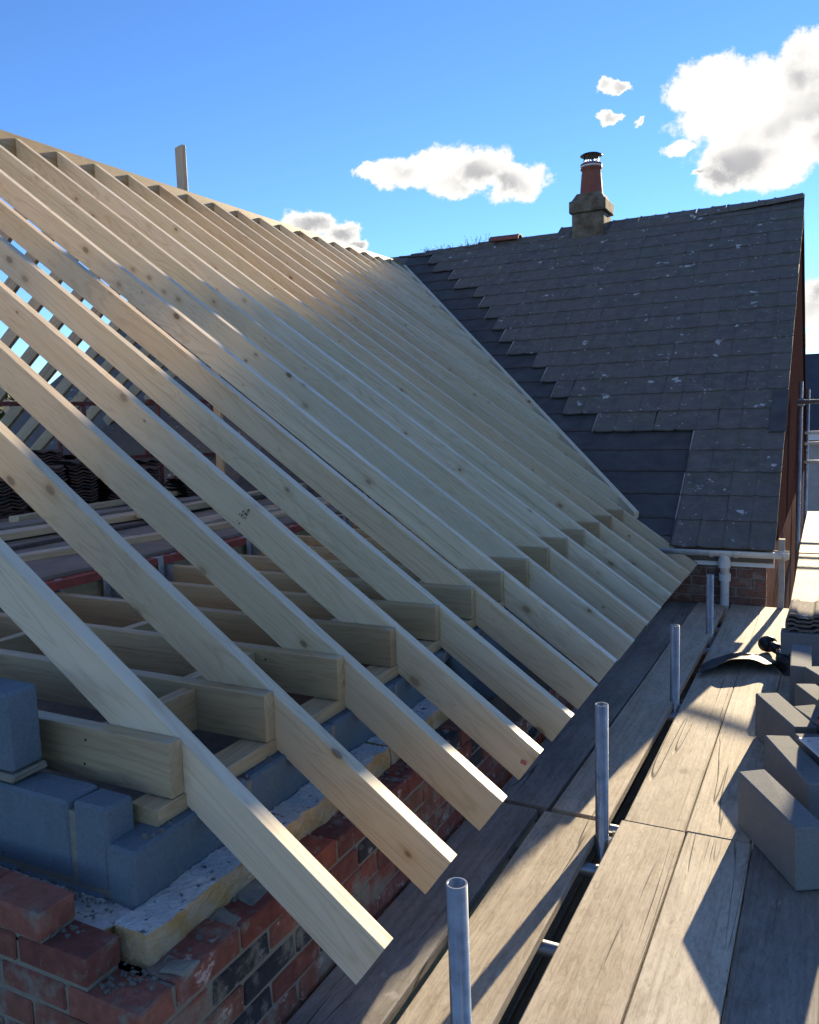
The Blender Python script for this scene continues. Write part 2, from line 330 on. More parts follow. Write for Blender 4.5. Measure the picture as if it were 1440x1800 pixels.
def facemat(name, c1, c2, mo, bw=0.225, rh=0.075, axis=0):
    """brickwork too far off to tell the bricks apart"""
    m = M(name, 0.95, 0, 0.0); sx = m.nd('ShaderNodeSeparateXYZ'); m.L.new(m.pos(), sx.inputs[0]); cb = m.nd('ShaderNodeCombineXYZ')
    m.put(cb.inputs[0], sx.outputs[axis]); m.put(cb.inputs[1], sx.outputs[2])
    br = m.nd('ShaderNodeTexBrick'); m.L.new(cb.outputs[0], br.inputs['Vector']); br.inputs['Scale'].default_value = 1.0
    br.inputs['Brick Width'].default_value = bw; br.inputs['Row Height'].default_value = rh; br.inputs['Mortar Size'].default_value = 0.006
    br.inputs['Color1'].default_value = c1 + (1,); br.inputs['Color2'].default_value = c2 + (1,); br.inputs['Mortar'].default_value = mo + (1,)
    n = m.noise(m.pos(), 15, 5, 0.6)
    m.bump(m.math('SUBTRACT', n, br.outputs['Fac']), 0.5, 0.01)
    return m.done(m.mix(m.rng(n, 0.3, 0.7, 0.0, 0.5), br.outputs['Color'], (0.09, 0.06, 0.05)))
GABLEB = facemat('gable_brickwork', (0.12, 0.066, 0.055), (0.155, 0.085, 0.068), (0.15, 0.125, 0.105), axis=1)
FARB = facemat('far_brickwork', (0.24, 0.10, 0.07), (0.30, 0.14, 0.09), (0.3, 0.26, 0.22))
def woolmat():
    m = M('mineral_wool', 0.98, 0, 0.05); ob = m.obj()
    g = m.nd('ShaderNodeNewGeometry'); sp = m.nd('ShaderNodeSeparateXYZ'); m.L.new(g.outputs['Normal'], sp.inputs[0])
    n = m.noise(m.mapv(ob, (1, 1, 3)), 60, 6, 0.75); n2 = m.noise(ob, 14, 4, 0.6)
    dirt = m.rng(m.noise(ob, 38, 3, 0.6), 0.60, 0.68)
    side = m.mix(m.rng(n2, 0.35, 0.65), (0.60, 0.40, 0.17), (0.64, 0.54, 0.38)); side = m.mix(m.rng(n, 0.3, 0.7, 0, 0.6), side, m.mix(1.0, side, (0.6, 0.55, 0.5), 'MULTIPLY'))
    top = m.mix(m.rng(n, 0.35, 0.65), (0.40, 0.41, 0.40), (0.60, 0.61, 0.60)); top = m.mix(m.math('MULTIPLY', dirt, 0.85), top, (0.05, 0.05, 0.05))
    up = m.rng(sp.outputs[2], 0.55, 0.8)
    m.bump(n, 0.9, 0.012); return m.done(m.mix(up, side, top))
WOOL = woolmat()

# ------------------------------------------------------------------ mesh helpers
def link(o, parent=None, label=None, cat=None, group=None, kind=None):
    COL.objects.link(o)
    if parent is not None: o.parent = parent
    if label: o['label'] = label
    if cat: o['category'] = cat
    if group: o['group'] = group
    if kind: o['kind'] = kind
    return o
def mk(name, v, f, mat, parent=None, loc=None, smooth=False, **k):
    me = bpy.data.meshes.new(name); me.from_pydata([tuple(x) for x in v], [], f); me.update()
    me.materials.append(mat)
    if smooth: me.polygons.foreach_set('use_smooth', [True]*len(me.polygons))
    o = bpy.data.objects.new(name, me)
    if loc is not None: o.location = loc
    return link(o, parent, **k)
def inst(name, me, parent=None, loc=None, rot=None, **k):
    o = bpy.data.objects.new(name, me)
    if loc is not None: o.location = loc
    if rot is not None: o.rotation_euler = rot
    return link(o, parent, **k)
def empty(name, loc, label, cat, group=None):
    o = bpy.data.objects.new(name, None); o.location = loc; o.empty_display_size = 0.1
    return link(o, None, label, cat, group)
class MB:
    def __init__(s): s.v = []; s.f = []
    def add(s, v, f):
        n = len(s.v); s.v += [tuple(x) for x in v]; s.f += [[i+n for i in q] for q in f]; return s
    def box(s, x0, x1, y0, y1, z0, z1):
        v = [(x0, y0, z0), (x1, y0, z0), (x1, y1, z0), (x0, y1, z0), (x0, y0, z1), (x1, y0, z1), (x1, y1, z1), (x0, y1, z1)]
        return s.add(v, [[0, 3, 2, 1], [4, 5, 6, 7], [0, 1, 5, 4], [1, 2, 6, 5], [2, 3, 7, 6], [3, 0, 4, 7]])
    def tube(s, a, b, r, n=14, r2=None, cap=True):
        a = Vector(a); b = Vector(b); d = (b-a).normalized(); r2 = r if r2 is None else r2
        u = d.orthogonal().normalized(); w = d.cross(u)
        ring = lambda p, q: [p + (u*math.cos(2*math.pi*i/n) + w*math.sin(2*math.pi*i/n))*q for i in range(n)]
        f = [[i, (i+1) % n, n+(i+1) % n, n+i] for i in range(n)]
        if cap: f += [list(range(n))[::-1], list(range(n, 2*n))]
        return s.add(ring(a, r) + ring(b, r2), f)
    def lathe(s, prof, c=(0, 0, 0), n=20):
        v = []; f = []
        for r, z in prof: v += [(c[0]+r*math.cos(2*math.pi*i/n), c[1]+r*math.sin(2*math.pi*i/n), c[2]+z) for i in range(n)]
        for k in range(len(prof)-1):
            f += [[k*n+i, k*n+(i+1) % n, (k+1)*n+(i+1) % n, (k+1)*n+i] for i in range(n)]
        return s.add(v, f)
    def build(s, name, mat, parent=None, **k): return mk(name, s.v, s.f, mat, parent, **k)
def cbox(w, d, h, c=0.004, j=0.0, rnd=random):
    """chamfered box, centred in x and y, from z=0 up"""
    V = []; F = []
    idx = {}
    for sx in (-1, 1):
        for sy in (-1, 1):
            for sz in (0, 1):
                jj = [rnd.uniform(-j, j) for _ in range(3)]
                x, y, z = sx*w/2+jj[0], sy*d/2+jj[1], sz*h+jj[2]
                s3 = 1 if sz else -1
                idx[(sx, sy, sz)] = len(V)
                V += [(x, y-sy*c, z-s3*c), (x-sx*c, y, z-s3*c), (x-sx*c, y-sy*c, z)]
    I = lambda a, b, e, k: idx[(a, b, e)]+k
    F.append([I(1, -1, 0, 0), I(1, 1, 0, 0), I(1, 1, 1, 0), I(1, -1, 1, 0)]); F.append([I(-1, -1, 0, 0), I(-1, -1, 1, 0), I(-1, 1, 1, 0), I(-1, 1, 0, 0)])
    F.append([I(-1, 1, 0, 1), I(-1, 1, 1, 1), I(1, 1, 1, 1), I(1, 1, 0, 1)]); F.append([I(-1, -1, 0, 1), I(1, -1, 0, 1), I(1, -1, 1, 1), I(-1, -1, 1, 1)])
    F.append([I(-1, -1, 1, 2), I(1, -1, 1, 2), I(1, 1, 1, 2), I(-1, 1, 1, 2)]); F.append([I(-1, -1, 0, 2), I(-1, 1, 0, 2), I(1, 1, 0, 2), I(1, -1, 0, 2)])
    for sx in (-1, 1):
        for sy in (-1, 1): F.append([I(sx, sy, 0, 0), I(sx, sy, 0, 1), I(sx, sy, 1, 1), I(sx, sy, 1, 0)])
        for sz in (0, 1): F.append([I(sx, -1, sz, 0), I(sx, 1, sz, 0), I(sx, 1, sz, 2), I(sx, -1, sz, 2)])
    for sy in (-1, 1):
        for sz in (0, 1): F.append([I(-1, sy, sz, 1), I(1, sy, sz, 1), I(1, sy, sz, 2), I(-1, sy, sz, 2)])
    for k in idx: F.append([idx[k], idx[k]+1, idx[k]+2])
    return V, F
def fixn(me):
    import bmesh
    b = bmesh.new(); b.from_mesh(me); bmesh.ops.recalc_face_normals(b, faces=b.faces); b.to_mesh(me); b.free()
def boxmesh(name, w, d, h, mat, c=0.004, j=0.0):
    v, f = cbox(w, d, h, c, j); me = bpy.data.meshes.new(name); me.from_pydata(v, [], f); fixn(me); me.materials.append(mat); return me
def beam(name, p0, d, up, L, w, h, mat, k0=0.0, k1=0.0, c=0.002, n=10, wob=0.0, parent=None, seed=0, **k):
    """timber: local x runs along it, the top face is local z=0"""
    rr = random.Random(seed+17)
    d = Vector(d).normalized(); up = Vector(up); up = (up - d*up.dot(d)).normalized(); y = up.cross(d)
    sec = [(-w/2+c, 0), (w/2-c, 0), (w/2, -c), (w/2, -h+c), (w/2-c, -h), (-w/2+c, -h), (-w/2, -h+c), (-w/2, -c)]
    V = []; F = []
    ph = [rr.uniform(0, 6.3) for _ in range(4)]
    for i in range(n+1):
        t = i/n; oy = wob*(math.sin(ph[0]+t*5)*0.7+math.sin(ph[1]+t*13)*0.3); oz = wob*0.6*(math.sin(ph[2]+t*6)+0.4*math.sin(ph[3]+t*17))
        e = math.sin(math.pi*t)
        for (a, b) in sec:
            xx = t*L + (1-t)*k0*b + t*k1*b
            V.append((xx, a+oy*e+rr.uniform(-wob, wob)*0.12, b+oz*e+rr.uniform(-wob, wob)*0.12))
    for i in range(n):
        for j in range(8): F.append([i*8+j, i*8+(j+1) % 8, (i+1)*8+(j+1) % 8, (i+1)*8+j])
    F.append(list(range(8))[::-1]); F.append([n*8+j for j in range(8)])
    me = bpy.data.meshes.new(name); me.from_pydata(V, [], F); fixn(me); me.materials.append(mat)
    o = bpy.data.objects.new(name, me)
    p0 = Vector(p0)
    o.matrix_world = Matrix(((d.x, y.x, up.x, p0.x), (d.y, y.y, up.y, p0.y), (d.z, y.z, up.z, p0.z), (0, 0, 0, 1)))
    return link(o, parent, **k)
ORD = 'first second third fourth fifth sixth seventh eighth ninth tenth eleventh twelfth thirteenth fourteenth fifteenth sixteenth seventeenth eighteenth nineteenth twentieth twenty-first twenty-second twenty-third twenty-fourth twenty-fifth twenty-sixth'.split()

# ------------------------------------------------------------------ measured frame of the place (camera at the origin)
ZB = -1.57                                            # top of the scaffold deck
ZG = -3.75                                            # ground
XT, ZT, YT, XR, ZR = -0.906, -1.241, 1.564, -5.882, 2.314   # rafter feet and ridge
P = math.atan2(ZR-ZT, XT-XR); TP = math.tan(P); SP = 0.4; T = 0.047
YE, ZE, YRG, ZRG = 6.75, -1.09, 12.0, 2.57            # old roof: eave and ridge
OT = (ZRG-ZE)/(YRG-YE); OP = math.atan(OT)
XV = -0.34                                            # verge of the old house
oldz = lambda y: ZE + OT*(y-YE)

# ------------------------------------------------------------------ ground
g = MB(); g.add([(-400, -400, ZG), (400, -400, ZG), (400, 400, ZG), (-400, 400, ZG)], [[0, 1, 2, 3]])
g.build('ground', GROUNDM, kind='structure')

# ------------------------------------------------------------------ new roof: rafters, ridge board, rear rafters
NR = 25
SLOPE_D = Vector((-math.cos(P), 0, math.sin(P))); SLOPE_N = Vector((math.sin(P), 0, math.cos(P)))
tones = {0: 'with a pale streak', 1: 'with brown grain lines', 3: 'with a red mark'}
for i in range(NR):
    y = YT + SP*i + T/2
    x0, z0, k0 = XT + random.uniform(-.004, .004), ZT, 0.0
    if i == 0: x0 += .006
    if i >= 14:
        zv = oldz(y) + 0.05; x0 = XT - (zv-ZT)/TP; z0 = zv; k0 = TP
    z0 = ZT + (XT-x0)*TP
    L = (x0-XR)/math.cos(P)
    if L < 0.15: continue
    if i < 14:
        lab = 'pale pine rafter, %s along the eaves from the brick corner' % ORD[i]
        if i in tones: lab += ', ' + tones[i]
    else:
        lab = 'short jack rafter ending on the old roof, %s beyond the last full rafter' % ORD[i-14]
    ro = beam('rafter', (x0, y, z0), SLOPE_D, SLOPE_N, L, T, 0.143, PINE, k0, TP, 0.0016, 16, 0.0022, seed=i*3+1,
              label=lab, cat='rafter', group='rafters of the front slope')
    if i in (2, 3):                                   # inked grade stamp on the near side
        mb = MB(); rr = random.Random(i)
        xs = {2: 3.03, 3: 1.52}[i] + 0.02
        sgn = -T/2-0.0012
        # local y of the camera side is the one facing -Y in the world
        side = -1 if (ro.matrix_world.to_3x3() @ Vector((0, 1, 0))).y > 0 else 1
        yy = side*(T/2+0.0015)
        def mark(cx, cz, w, h):
            mb.add([(cx-w/2, yy, cz-h/2), (cx+w/2, yy, cz-h/2), (cx+w/2, yy, cz+h/2), (cx-w/2, yy, cz+h/2)], [[0, 1, 2, 3]])
        for row, (cz, cnt) in enumerate(((-0.030, 1), (-0.058, 3), (-0.072, 4), (-0.108, 2))):
            for q in range(cnt):
                cx = xs + (q-cnt/2)*0.011 + row*0.004
                for s in range(4): mark(cx+rr.uniform(-.004, .004), cz+rr.uniform(-.006, .006), rr.choice((0.0014, 0.006)), rr.choice((0.0014, 0.008)))
        # the one figure that can be read, a 5
        fx, fz = xs-0.012, -0.034
        for (a, b, w, h) in ((0, .008, .009, .002), (.0035, .004, .002, .008), (0, 0, .009, .002), (-.0035, -.004, .002, .008), (0, -.008, .009, .002)):
            mark(fx-a if side > 0 else fx+a, fz+b, w, h)
        mb.build('grade_stamp', INK, ro)
    if i == 3:
        side = -1 if (ro.matrix_world.to_3x3() @ Vector((0, 1, 0))).y > 0 else 1
        yy = side*(T/2+0.0015); mb = MB()
        mb.add([(0.012, yy, -0.075), (0.035, yy, -0.082), (0.04, yy, -0.066), (0.02, yy, -0.058)], [[0, 1, 2, 3]])
        mb.build('red_mark', REDINK, ro)
va = Vector((XT-(oldz(7.0)+0.05-ZT)/TP, 7.0, oldz(7.0)+0.05)); yv = YE+(ZR-0.02-0.05-ZE)/OT; vb = Vector((XT-(oldz(yv)+0.05-ZT)/TP, yv, oldz(yv)+0.05))
beam('valley_rafter', va+Vector((0.004, 0.004, 0.002)), vb-va, (0, 0, 1), (vb-va).length, 0.047, 0.20, PINE, 0.3, 0, 0.0016, 14, 0.0015, seed=350,
     label='long valley timber where the new roof meets the old tiled roof', cat='valley rafter')
# rear slope
for i in range(NR-1):
    y = YT + SP*i + T/2
    zf = ZT
    if i >= 14: zf = oldz(y)+0.05
    xf = XR - 0.05 - (ZR-zf)/TP; L = (ZR-zf)/math.sin(P)
    if L < 0.3: continue
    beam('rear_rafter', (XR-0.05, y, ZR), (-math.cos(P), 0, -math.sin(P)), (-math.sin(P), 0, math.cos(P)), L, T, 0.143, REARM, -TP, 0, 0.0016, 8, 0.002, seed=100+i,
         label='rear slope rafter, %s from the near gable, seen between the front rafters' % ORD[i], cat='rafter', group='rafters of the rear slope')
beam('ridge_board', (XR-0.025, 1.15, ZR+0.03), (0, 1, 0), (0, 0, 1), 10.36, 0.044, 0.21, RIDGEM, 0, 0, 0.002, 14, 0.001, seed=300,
     label='long timber ridge board along the top of the new rafters', cat='ridge board')
beam('timber_upstand', (XR-0.14, 6.83, 2.82), (0, 0, -1), (-0.35, -1, 0), 1.35, 0.145, 0.044, REARM, 0, 0, 0.002, 4, 0.001, seed=301,
     label='short timber post standing up above the ridge against the sky', cat='timber post')
# loose batten end on the ridge by the old roof
beam('timber_offcut', (XR+0.03, 11.38, ZR+0.085), (0.9, 0.4, 0.02), (0, 0, 1), 0.42, 0.05, 0.025, BATTEN, seed=302,
     label='small batten offcut lying where the new ridge meets the old roof', cat='offcut')

# ------------------------------------------------------------------ ceiling joists, noggins, wall plate
XJ, ZJ, HJ, XS = -1.484, -0.817, 0.148, -3.40
for i in range(14):
    y = YT + SP*i - T/2 - 0.002
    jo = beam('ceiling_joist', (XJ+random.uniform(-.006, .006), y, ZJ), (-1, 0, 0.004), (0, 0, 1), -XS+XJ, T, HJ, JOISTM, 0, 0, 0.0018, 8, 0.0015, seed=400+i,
              label='ceiling joist fixed beside the %s rafter from the brick corner' % ORD[i], cat='joist', group='ceiling joists')
    # nail heads at the end of the nearer joists
    if i < 5:
        for (a, b) in ((0.30, -0.035), (0.31, -0.105)):
            nb = MB(); s = -1 if (jo.matrix_world.to_3x3() @ Vector((0, 1, 0))).y > 0 else 1
            nb.tube((a, s*(T/2-0.001), b), (a, s*(T/2+0.0012), b), 0.004, 8)
            nb.build('nail_head', COWLM, jo)
    # galvanised hanger at the steel
    h = MB(); s = 0.0015
    h.box(1.838-.0, 1.915, -T/2-0.004, -T/2-0.0015, -HJ-0.004, 0.01); h.box(1.838, 1.915, T/2+0.0015, T/2+0.004, -HJ-0.004, 0.01)
    h.box(1.838, 1.915, -T/2-0.004, T/2+0.004, -HJ-0.006, -HJ-0.003)
    h.box(1.906, 1.9085, -T/2-0.045, -T/2-0.004, -HJ, 0.06); h.box(1.906, 1.9085, T/2+0.004, T/2+0.045, -HJ, 0.06)
    h.build('joist_hanger', GALVW, jo)
nog = [(-1.775, 0, -1.68), (-2.90, 1, 0), (-2.95, 0, 0), (-1.85, 1, 0), (-2.55, 2, 0), (-1.8, 3, 0), (-2.2, 4, 0), (-1.8, 5, 0)]
for x, i, _ in nog:
    y0 = YT + SP*i + 0.004; 
    beam('noggin', (x, y0-0.002, ZJ-0.012), (0, 1, 0), (0, 0, 1), SP-T-0.006, T, 0.13, JOISTM, 0, 0, 0.002, 4, 0.001, seed=430+i+int(-x*10),
         label='short noggin between joists beside the %s rafter, %s the eaves' % (ORD[i], 'near' if x > -2.0 else 'away from'), cat='noggin', group='noggins between the joists')
for k, (ya, yb) in enumerate(((1.46, 4.06), (4.065, 6.85))):
    beam('wall_plate', (XJ-0.05, ya, -0.9675), (0, 1, 0), (0, 0, 1), yb-ya, 0.1, 0.046, JOISTM, 0, 0, 0.003, 10, 0.001, seed=450+k,
         label='timber wall plate under the joist ends, %s length' % ('nearer' if k == 0 else 'farther'), cat='wall plate', group='wall plate lengths')

# ------------------------------------------------------------------ steel beam and what lies on the floor inside
sb = MB(); sx0, sx1 = -3.37, -3.53
st = empty('steel_beam', (-3.45, 1.5, -0.98), 'red oxide painted steel beam carrying the inner ends of the joists', 'steel beam')
def part(mb, name, mat, root, **k):
    o = mb.build(name, mat, root, **k); o.matrix_parent_inverse = Matrix.Translation(-root.location); return o
fl = MB(); fl.box(sx1, sx0, 1.5, 6.85, -0.772, -0.757); part(fl, 'top_flange', REDP, st)
fl = MB(); fl.box(sx1, sx0, 1.5, 6.85, -0.985, -0.970); part(fl, 'bottom_flange', REDP, st)
fl = MB(); fl.box(-3.455, -3.445, 1.5, 6.85, -0.970, -0.772); part(fl, 'web', REDP, st)
fl = MB(); fl.box(-3.444, -3.402, 1.5, 6.85, -0.966, -0.792); part(fl, 'timber_packing', JOISTM, st)
fl = MB(); fl.box(-3.3715, -3.3685, 1.5, 6.85, -0.80, -0.757); part(fl, 'flange_face', REDP, st)
for i in range(13):
    y = YT+SP*i-0.10; h = MB(); h.box(-3.3685, -3.3660, y-0.022, y+0.022, -0.90, -0.7555); h.box(-3.43, -3.366, y-0.022, y+0.022, -0.7565, -0.7545)
    part(h, 'hanger_strap', GALVW, st)
fl = MB(); fl.box(-10.6, -1.46, 1.45, 6.88, -3.5, -3.45); fl.build('floor', PLY, kind='structure')
# working platform beyond the steel: loose boards and sheets
def board(name, x, y0, y1, w, z, mat, label, ang=0.0, cat='scaffold board', group=None, th=0.038, wob=0.002, seed=0, c=0.004):
    L = y1-y0
    d = Vector((math.sin(ang), math.cos(ang), 0))
    return beam(name, (x, y0, z), d, (0, 0, 1), L/math.cos(ang), w, th, mat, 0, 0, c, 14, wob, seed=seed, label=label, cat=cat, group=group)
for k, (x0, x1, y0, y1) in enumerate(((-4.65, -3.44, 1.6, 4.04), (-4.65, -3.46, 4.06, 6.5), (-5.9, -4.67, 1.6, 4.04), (-5.9, -4.67, 4.06, 6.5), (-7.2, -5.92, 1.7, 4.1), (-7.2, -5.92, 4.12, 6.7), (-8.45, -7.22, 4.0, 6.7))):
    s = MB(); s.box(x0, x1, y0, y1, -0.754, -0.735)
    s.build('plywood_sheet', PLY, label=['dusty floor sheet next to the red steel beam, near piece', 'dusty floor sheet next to the red steel beam, far piece', 'dusty floor sheet in the middle of the loft, near piece',
            'dusty floor sheet in the middle of the loft, far piece', 'dusty floor sheet under the tile stacks, near piece', 'dusty floor sheet under the tile stacks, far piece', 'dusty floor sheet at the rear eaves'][k], cat='floor sheet', group='floor sheets in the loft')
board('loose_plank', -4.85, 2.9, 5.6, 0.19, -0.68, REARM, 'pale plank lying across the loft floor in front of the tile stacks', 0.03, 'plank', 'loose planks in the loft', 0.045, seed=500)
board('loose_plank', -4.62, 4.6, 7.1, 0.12, -0.66, REARM, 'narrow pale plank lying in the loft farther along', -0.10, 'plank', 'loose planks in the loft', 0.05, seed=501)
board('loose_plank', -5.35, 3.6, 6.4, 0.22, -0.70, BOARDG, 'grey plank lying beside the stacked tiles', 0.02, 'plank', 'loose planks in the loft', 0.035, seed=502)
board('loose_plank', -4.1, 4.3, 6.7, 0.22, -0.705, BOARD, 'brown old plank lying near the steel beam', 0.05, 'plank', 'loose planks in the loft', 0.035, seed=503)
for k, (x, y0, L, a, w, zz, mt) in enumerate(((-4.0, 3.0, 1.9, 0.16, 0.10, -0.70, REARM), (-4.35, 2.4, 2.2, -0.05, 0.05, -0.71, BATTEN), (-5.1, 2.6, 2.4, 0.09, 0.05, -0.69, BATTEN), (-5.55, 4.2, 2.1, -0.12, 0.10, -0.67, REARM),
                                             (-4.5, 5.3, 1.8, 0.25, 0.05, -0.64, BATTEN), (-3.75, 4.8, 1.7, -0.08, 0.15, -0.71, REARM))):
    board('loose_timber', x, y0, y0+L, w, zz, mt, '%s loose %s lying across the loft floor, counted from the steel beam' % (ORD[k], 'dark batten' if mt == BATTEN else 'pale timber length'), a, 'timber', 'loose timber in the loft', 0.025 if mt == BATTEN else 0.045, seed=520+k)
# stacks of old tiles
tv = MB(); nx = 8
for k in range(nx+1):
    x = -0.16+0.32*k/nx; z = 0.012*math.cos(k/nx*math.pi*4)
    tv.v += [(x, -0.13, z), (x, 0.13, z), (x, -0.13, z-0.012), (x, 0.13, z-0.012)]
for k in range(nx):
    a = k*4; b = a+4; tv.f += [[a, b, b+1, a+1], [a+2, a+3, b+3, b+2], [a, a+2, b+2, b], [a+1, b+1, b+3, a+3]]
tme = bpy.data.meshes.new('stacked_tile'); tme.from_pydata(tv.v, [], tv.f); fixn(tme); tme.materials.append(STILE)
rr = random.Random(3); sn = 0
for (x, y, n) in ((-6.15, 4.55, 11), (-6.15, 4.95, 13), (-6.2, 5.35, 14), (-6.15, 5.75, 12), (-6.2, 6.15, 10), (-6.5, 6.5, 12), (-6.75, 5.1, 16), (-6.8, 5.5, 17), (-6.75, 5.9, 15), (-6.8, 6.3, 14), (-5.75, 6.35, 6)):
    lab = 'stack of old dark tiles in the loft, %s in the %s row' % (ORD[[0, 1, 2, 3, 4, 5, 0, 1, 2, 3, 0][sn]], 'front' if sn < 6 else 'back') if sn < 10 else 'low heap of old roof tiles in front of the stacks'
    e = empty('tile_stack', (x, y, -0.735), lab, 'tile stack', 'tile stacks in the loft'); sn += 1
    for q in range(n):
        inst('tile', tme, e, (rr.uniform(-.015, .015), rr.uniform(-.012, .012), 0.026+0.030*q), (rr.uniform(-.03, .03), rr.uniform(-.03, .03), rr.uniform(-.06, .06)+math.pi/2))
# red steel trestle frames
for k, (x, y) in enumerate(((-7.35, 5.75), (-7.35, 7.0), (-6.6, 7.35))):
    e = empty('trestle_frame', (x, y, -0.735), 'rusty red steel trestle frame behind the tile stacks, %s one' % ('left', 'middle', 'right')[k], 'trestle', 'red trestle frames')
    H = 1.0
    for s in (-1, 1):
        b = MB(); b.tube((0, s*0.45, 0), (0, s*0.45, H), 0.022, 10); b.build('post', REDF, e)
    for zz in (0.35, H-0.02):
        b = MB(); b.box(-0.022, 0.022, -0.6, 0.6, zz-0.022, zz+0.022); b.build('rail', REDF, e)
    b = MB(); b.tube((0.0, -0.45, 0.05), (0.3, -0.1, 0.33), 0.014, 8); b.build('brace', REDF, e)
beam('timber_prop', (-5.86, 7.0, 2.1), (0, 0, -1), (0, -1, 0), 2.84, 0.095, 0.045, REARM, seed=510, label='upright timber prop under the ridge board', cat='timber prop')

# ------------------------------------------------------------------ inner leaf of blocks
def offs(o, root): o.matrix_parent_inverse = Matrix.Translation(-root.location); return o
bw = empty('block_wall', (-1.5, 1.34, ZG), 'blue grey block inner wall under the wall plate', 'block wall')
BL = {}
def blk(L, d, h, alongx):
    key = (round(L, 3), round(h, 3), alongx)
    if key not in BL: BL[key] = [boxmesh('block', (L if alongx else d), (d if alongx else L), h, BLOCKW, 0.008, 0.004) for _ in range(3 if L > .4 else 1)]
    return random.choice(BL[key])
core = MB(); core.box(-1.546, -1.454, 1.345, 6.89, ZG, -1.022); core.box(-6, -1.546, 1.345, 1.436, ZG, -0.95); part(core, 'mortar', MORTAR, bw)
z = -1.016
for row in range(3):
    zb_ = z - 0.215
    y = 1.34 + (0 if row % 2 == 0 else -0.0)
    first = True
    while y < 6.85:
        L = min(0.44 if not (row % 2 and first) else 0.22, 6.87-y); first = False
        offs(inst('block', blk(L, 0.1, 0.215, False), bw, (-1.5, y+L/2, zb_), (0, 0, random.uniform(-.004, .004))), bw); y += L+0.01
    z -= 0.225
# gable leaf
for row, zz in enumerate((-0.925-0.215, -0.925-0.44)):
    x = -1.538 if row == 0 else -1.56
    for L in ((0.115, 0.44, 0.44, 0.44) if row == 0 else (0.3, 0.44, 0.44)):
        offs(inst('block', blk(L, 0.1, 0.215, True), bw, (x-L/2, 1.39, zz), (0, 0, random.uniform(-.006, .006))), bw); x -= L+0.012
offs(inst('block', blk(0.43, 0.1, 0.215, True), bw, (-1.865-0.215, 1.388, -0.905+0.012), (0, 0, 0.01)), bw)
b = MB(); v, f = cbox(0.44, 0.11, 0.02, 0.006, 0.003); b.add([(p[0]-2.08, p[1]+1.392, p[2]-0.915) for p in v], f); part(b, 'mortar_bed', MORTAR, bw)

# ------------------------------------------------------------------ outer leaf of bricks
wb = empty('brick_wall', (-1.25, 1.138, ZG), 'red brick outer wall with its top courses unfinished at the corner', 'brick wall')
XB, YB = -1.25, 1.138
core = MB(); core.box(XB-0.098, XB-0.006, YB+0.006, 6.895, ZG, -1.232); core.box(-4.2, XB-0.098, YB+0.006, YB+0.098, ZG, -1.232)
core.box(-4.2, -1.41, YB+0.008, YB+0.096, -1.24, -1.157); core.box(-4.2, -1.545, YB+0.008, YB+0.096, -1.165, -1.085)
part(core, 'mortar', MORTAR, wb)
BM = [boxmesh('brick', 0.215, 0.1025, 0.065, BRICK, 0.005, 0.0028) for _ in range(5)]
BH = [boxmesh('brick', 0.1025, 0.1025, 0.065, BRICK, 0.005, 0.0028) for _ in range(3)]
BD = [boxmesh('brick', 0.215, 0.1025, 0.065, BRICKD, 0.005, 0.0028) for _ in range(2)]
BDH = [boxmesh('brick', 0.1025, 0.1025, 0.065, BRICKD, 0.005, 0.0028)]
def br(me, x, y, zt, rz): 
    return offs(inst('brick', me, wb, (x+random.uniform(-.002, .002), y+random.uniform(-.002, .002), zt-0.065+random.uniform(-.002, .002)), (random.uniform(-.008, .008), random.uniform(-.008, .008), rz+random.uniform(-.008, .008))), wb)
rb = random.Random(21); dark = {(0, 99), (1, 1), (1, 4), (3, 3), (2, 7)}
for row in range(7):
    zt = -1.225 - 0.075*row
    if row % 2 == 0:                                  # header of the front wall shows first, then stretchers
        y = YB + 0.1125; br(rb.choice(BM), XB-0.1075, YB+0.0512, zt, 0)
        xf = XB - 0.225
    else:
        y = YB + 0.0; xf = XB - 0.1125
    n = 0
    while y < 6.85:
        L = 0.215; me = rb.choice(BD if (row, n) in dark or rb.random() < 0.06 else BM)
        if y + L > 6.9: break
        br(me, XB-0.0512, y+L/2, zt, math.pi/2); y += L+0.01; n += 1
    for q in range(4 if row < 6 else 2):
        br(rb.choice(BM), xf-0.1075, YB+0.0512, zt, 0); xf -= 0.225
for xs_, zt, n in ((-1.405, -1.150, 3), (-1.535, -1.075, 2)):
    for q in range(n): br(rb.choice(BM), xs_-0.1075-0.225*q, YB+0.0512, zt, 0)
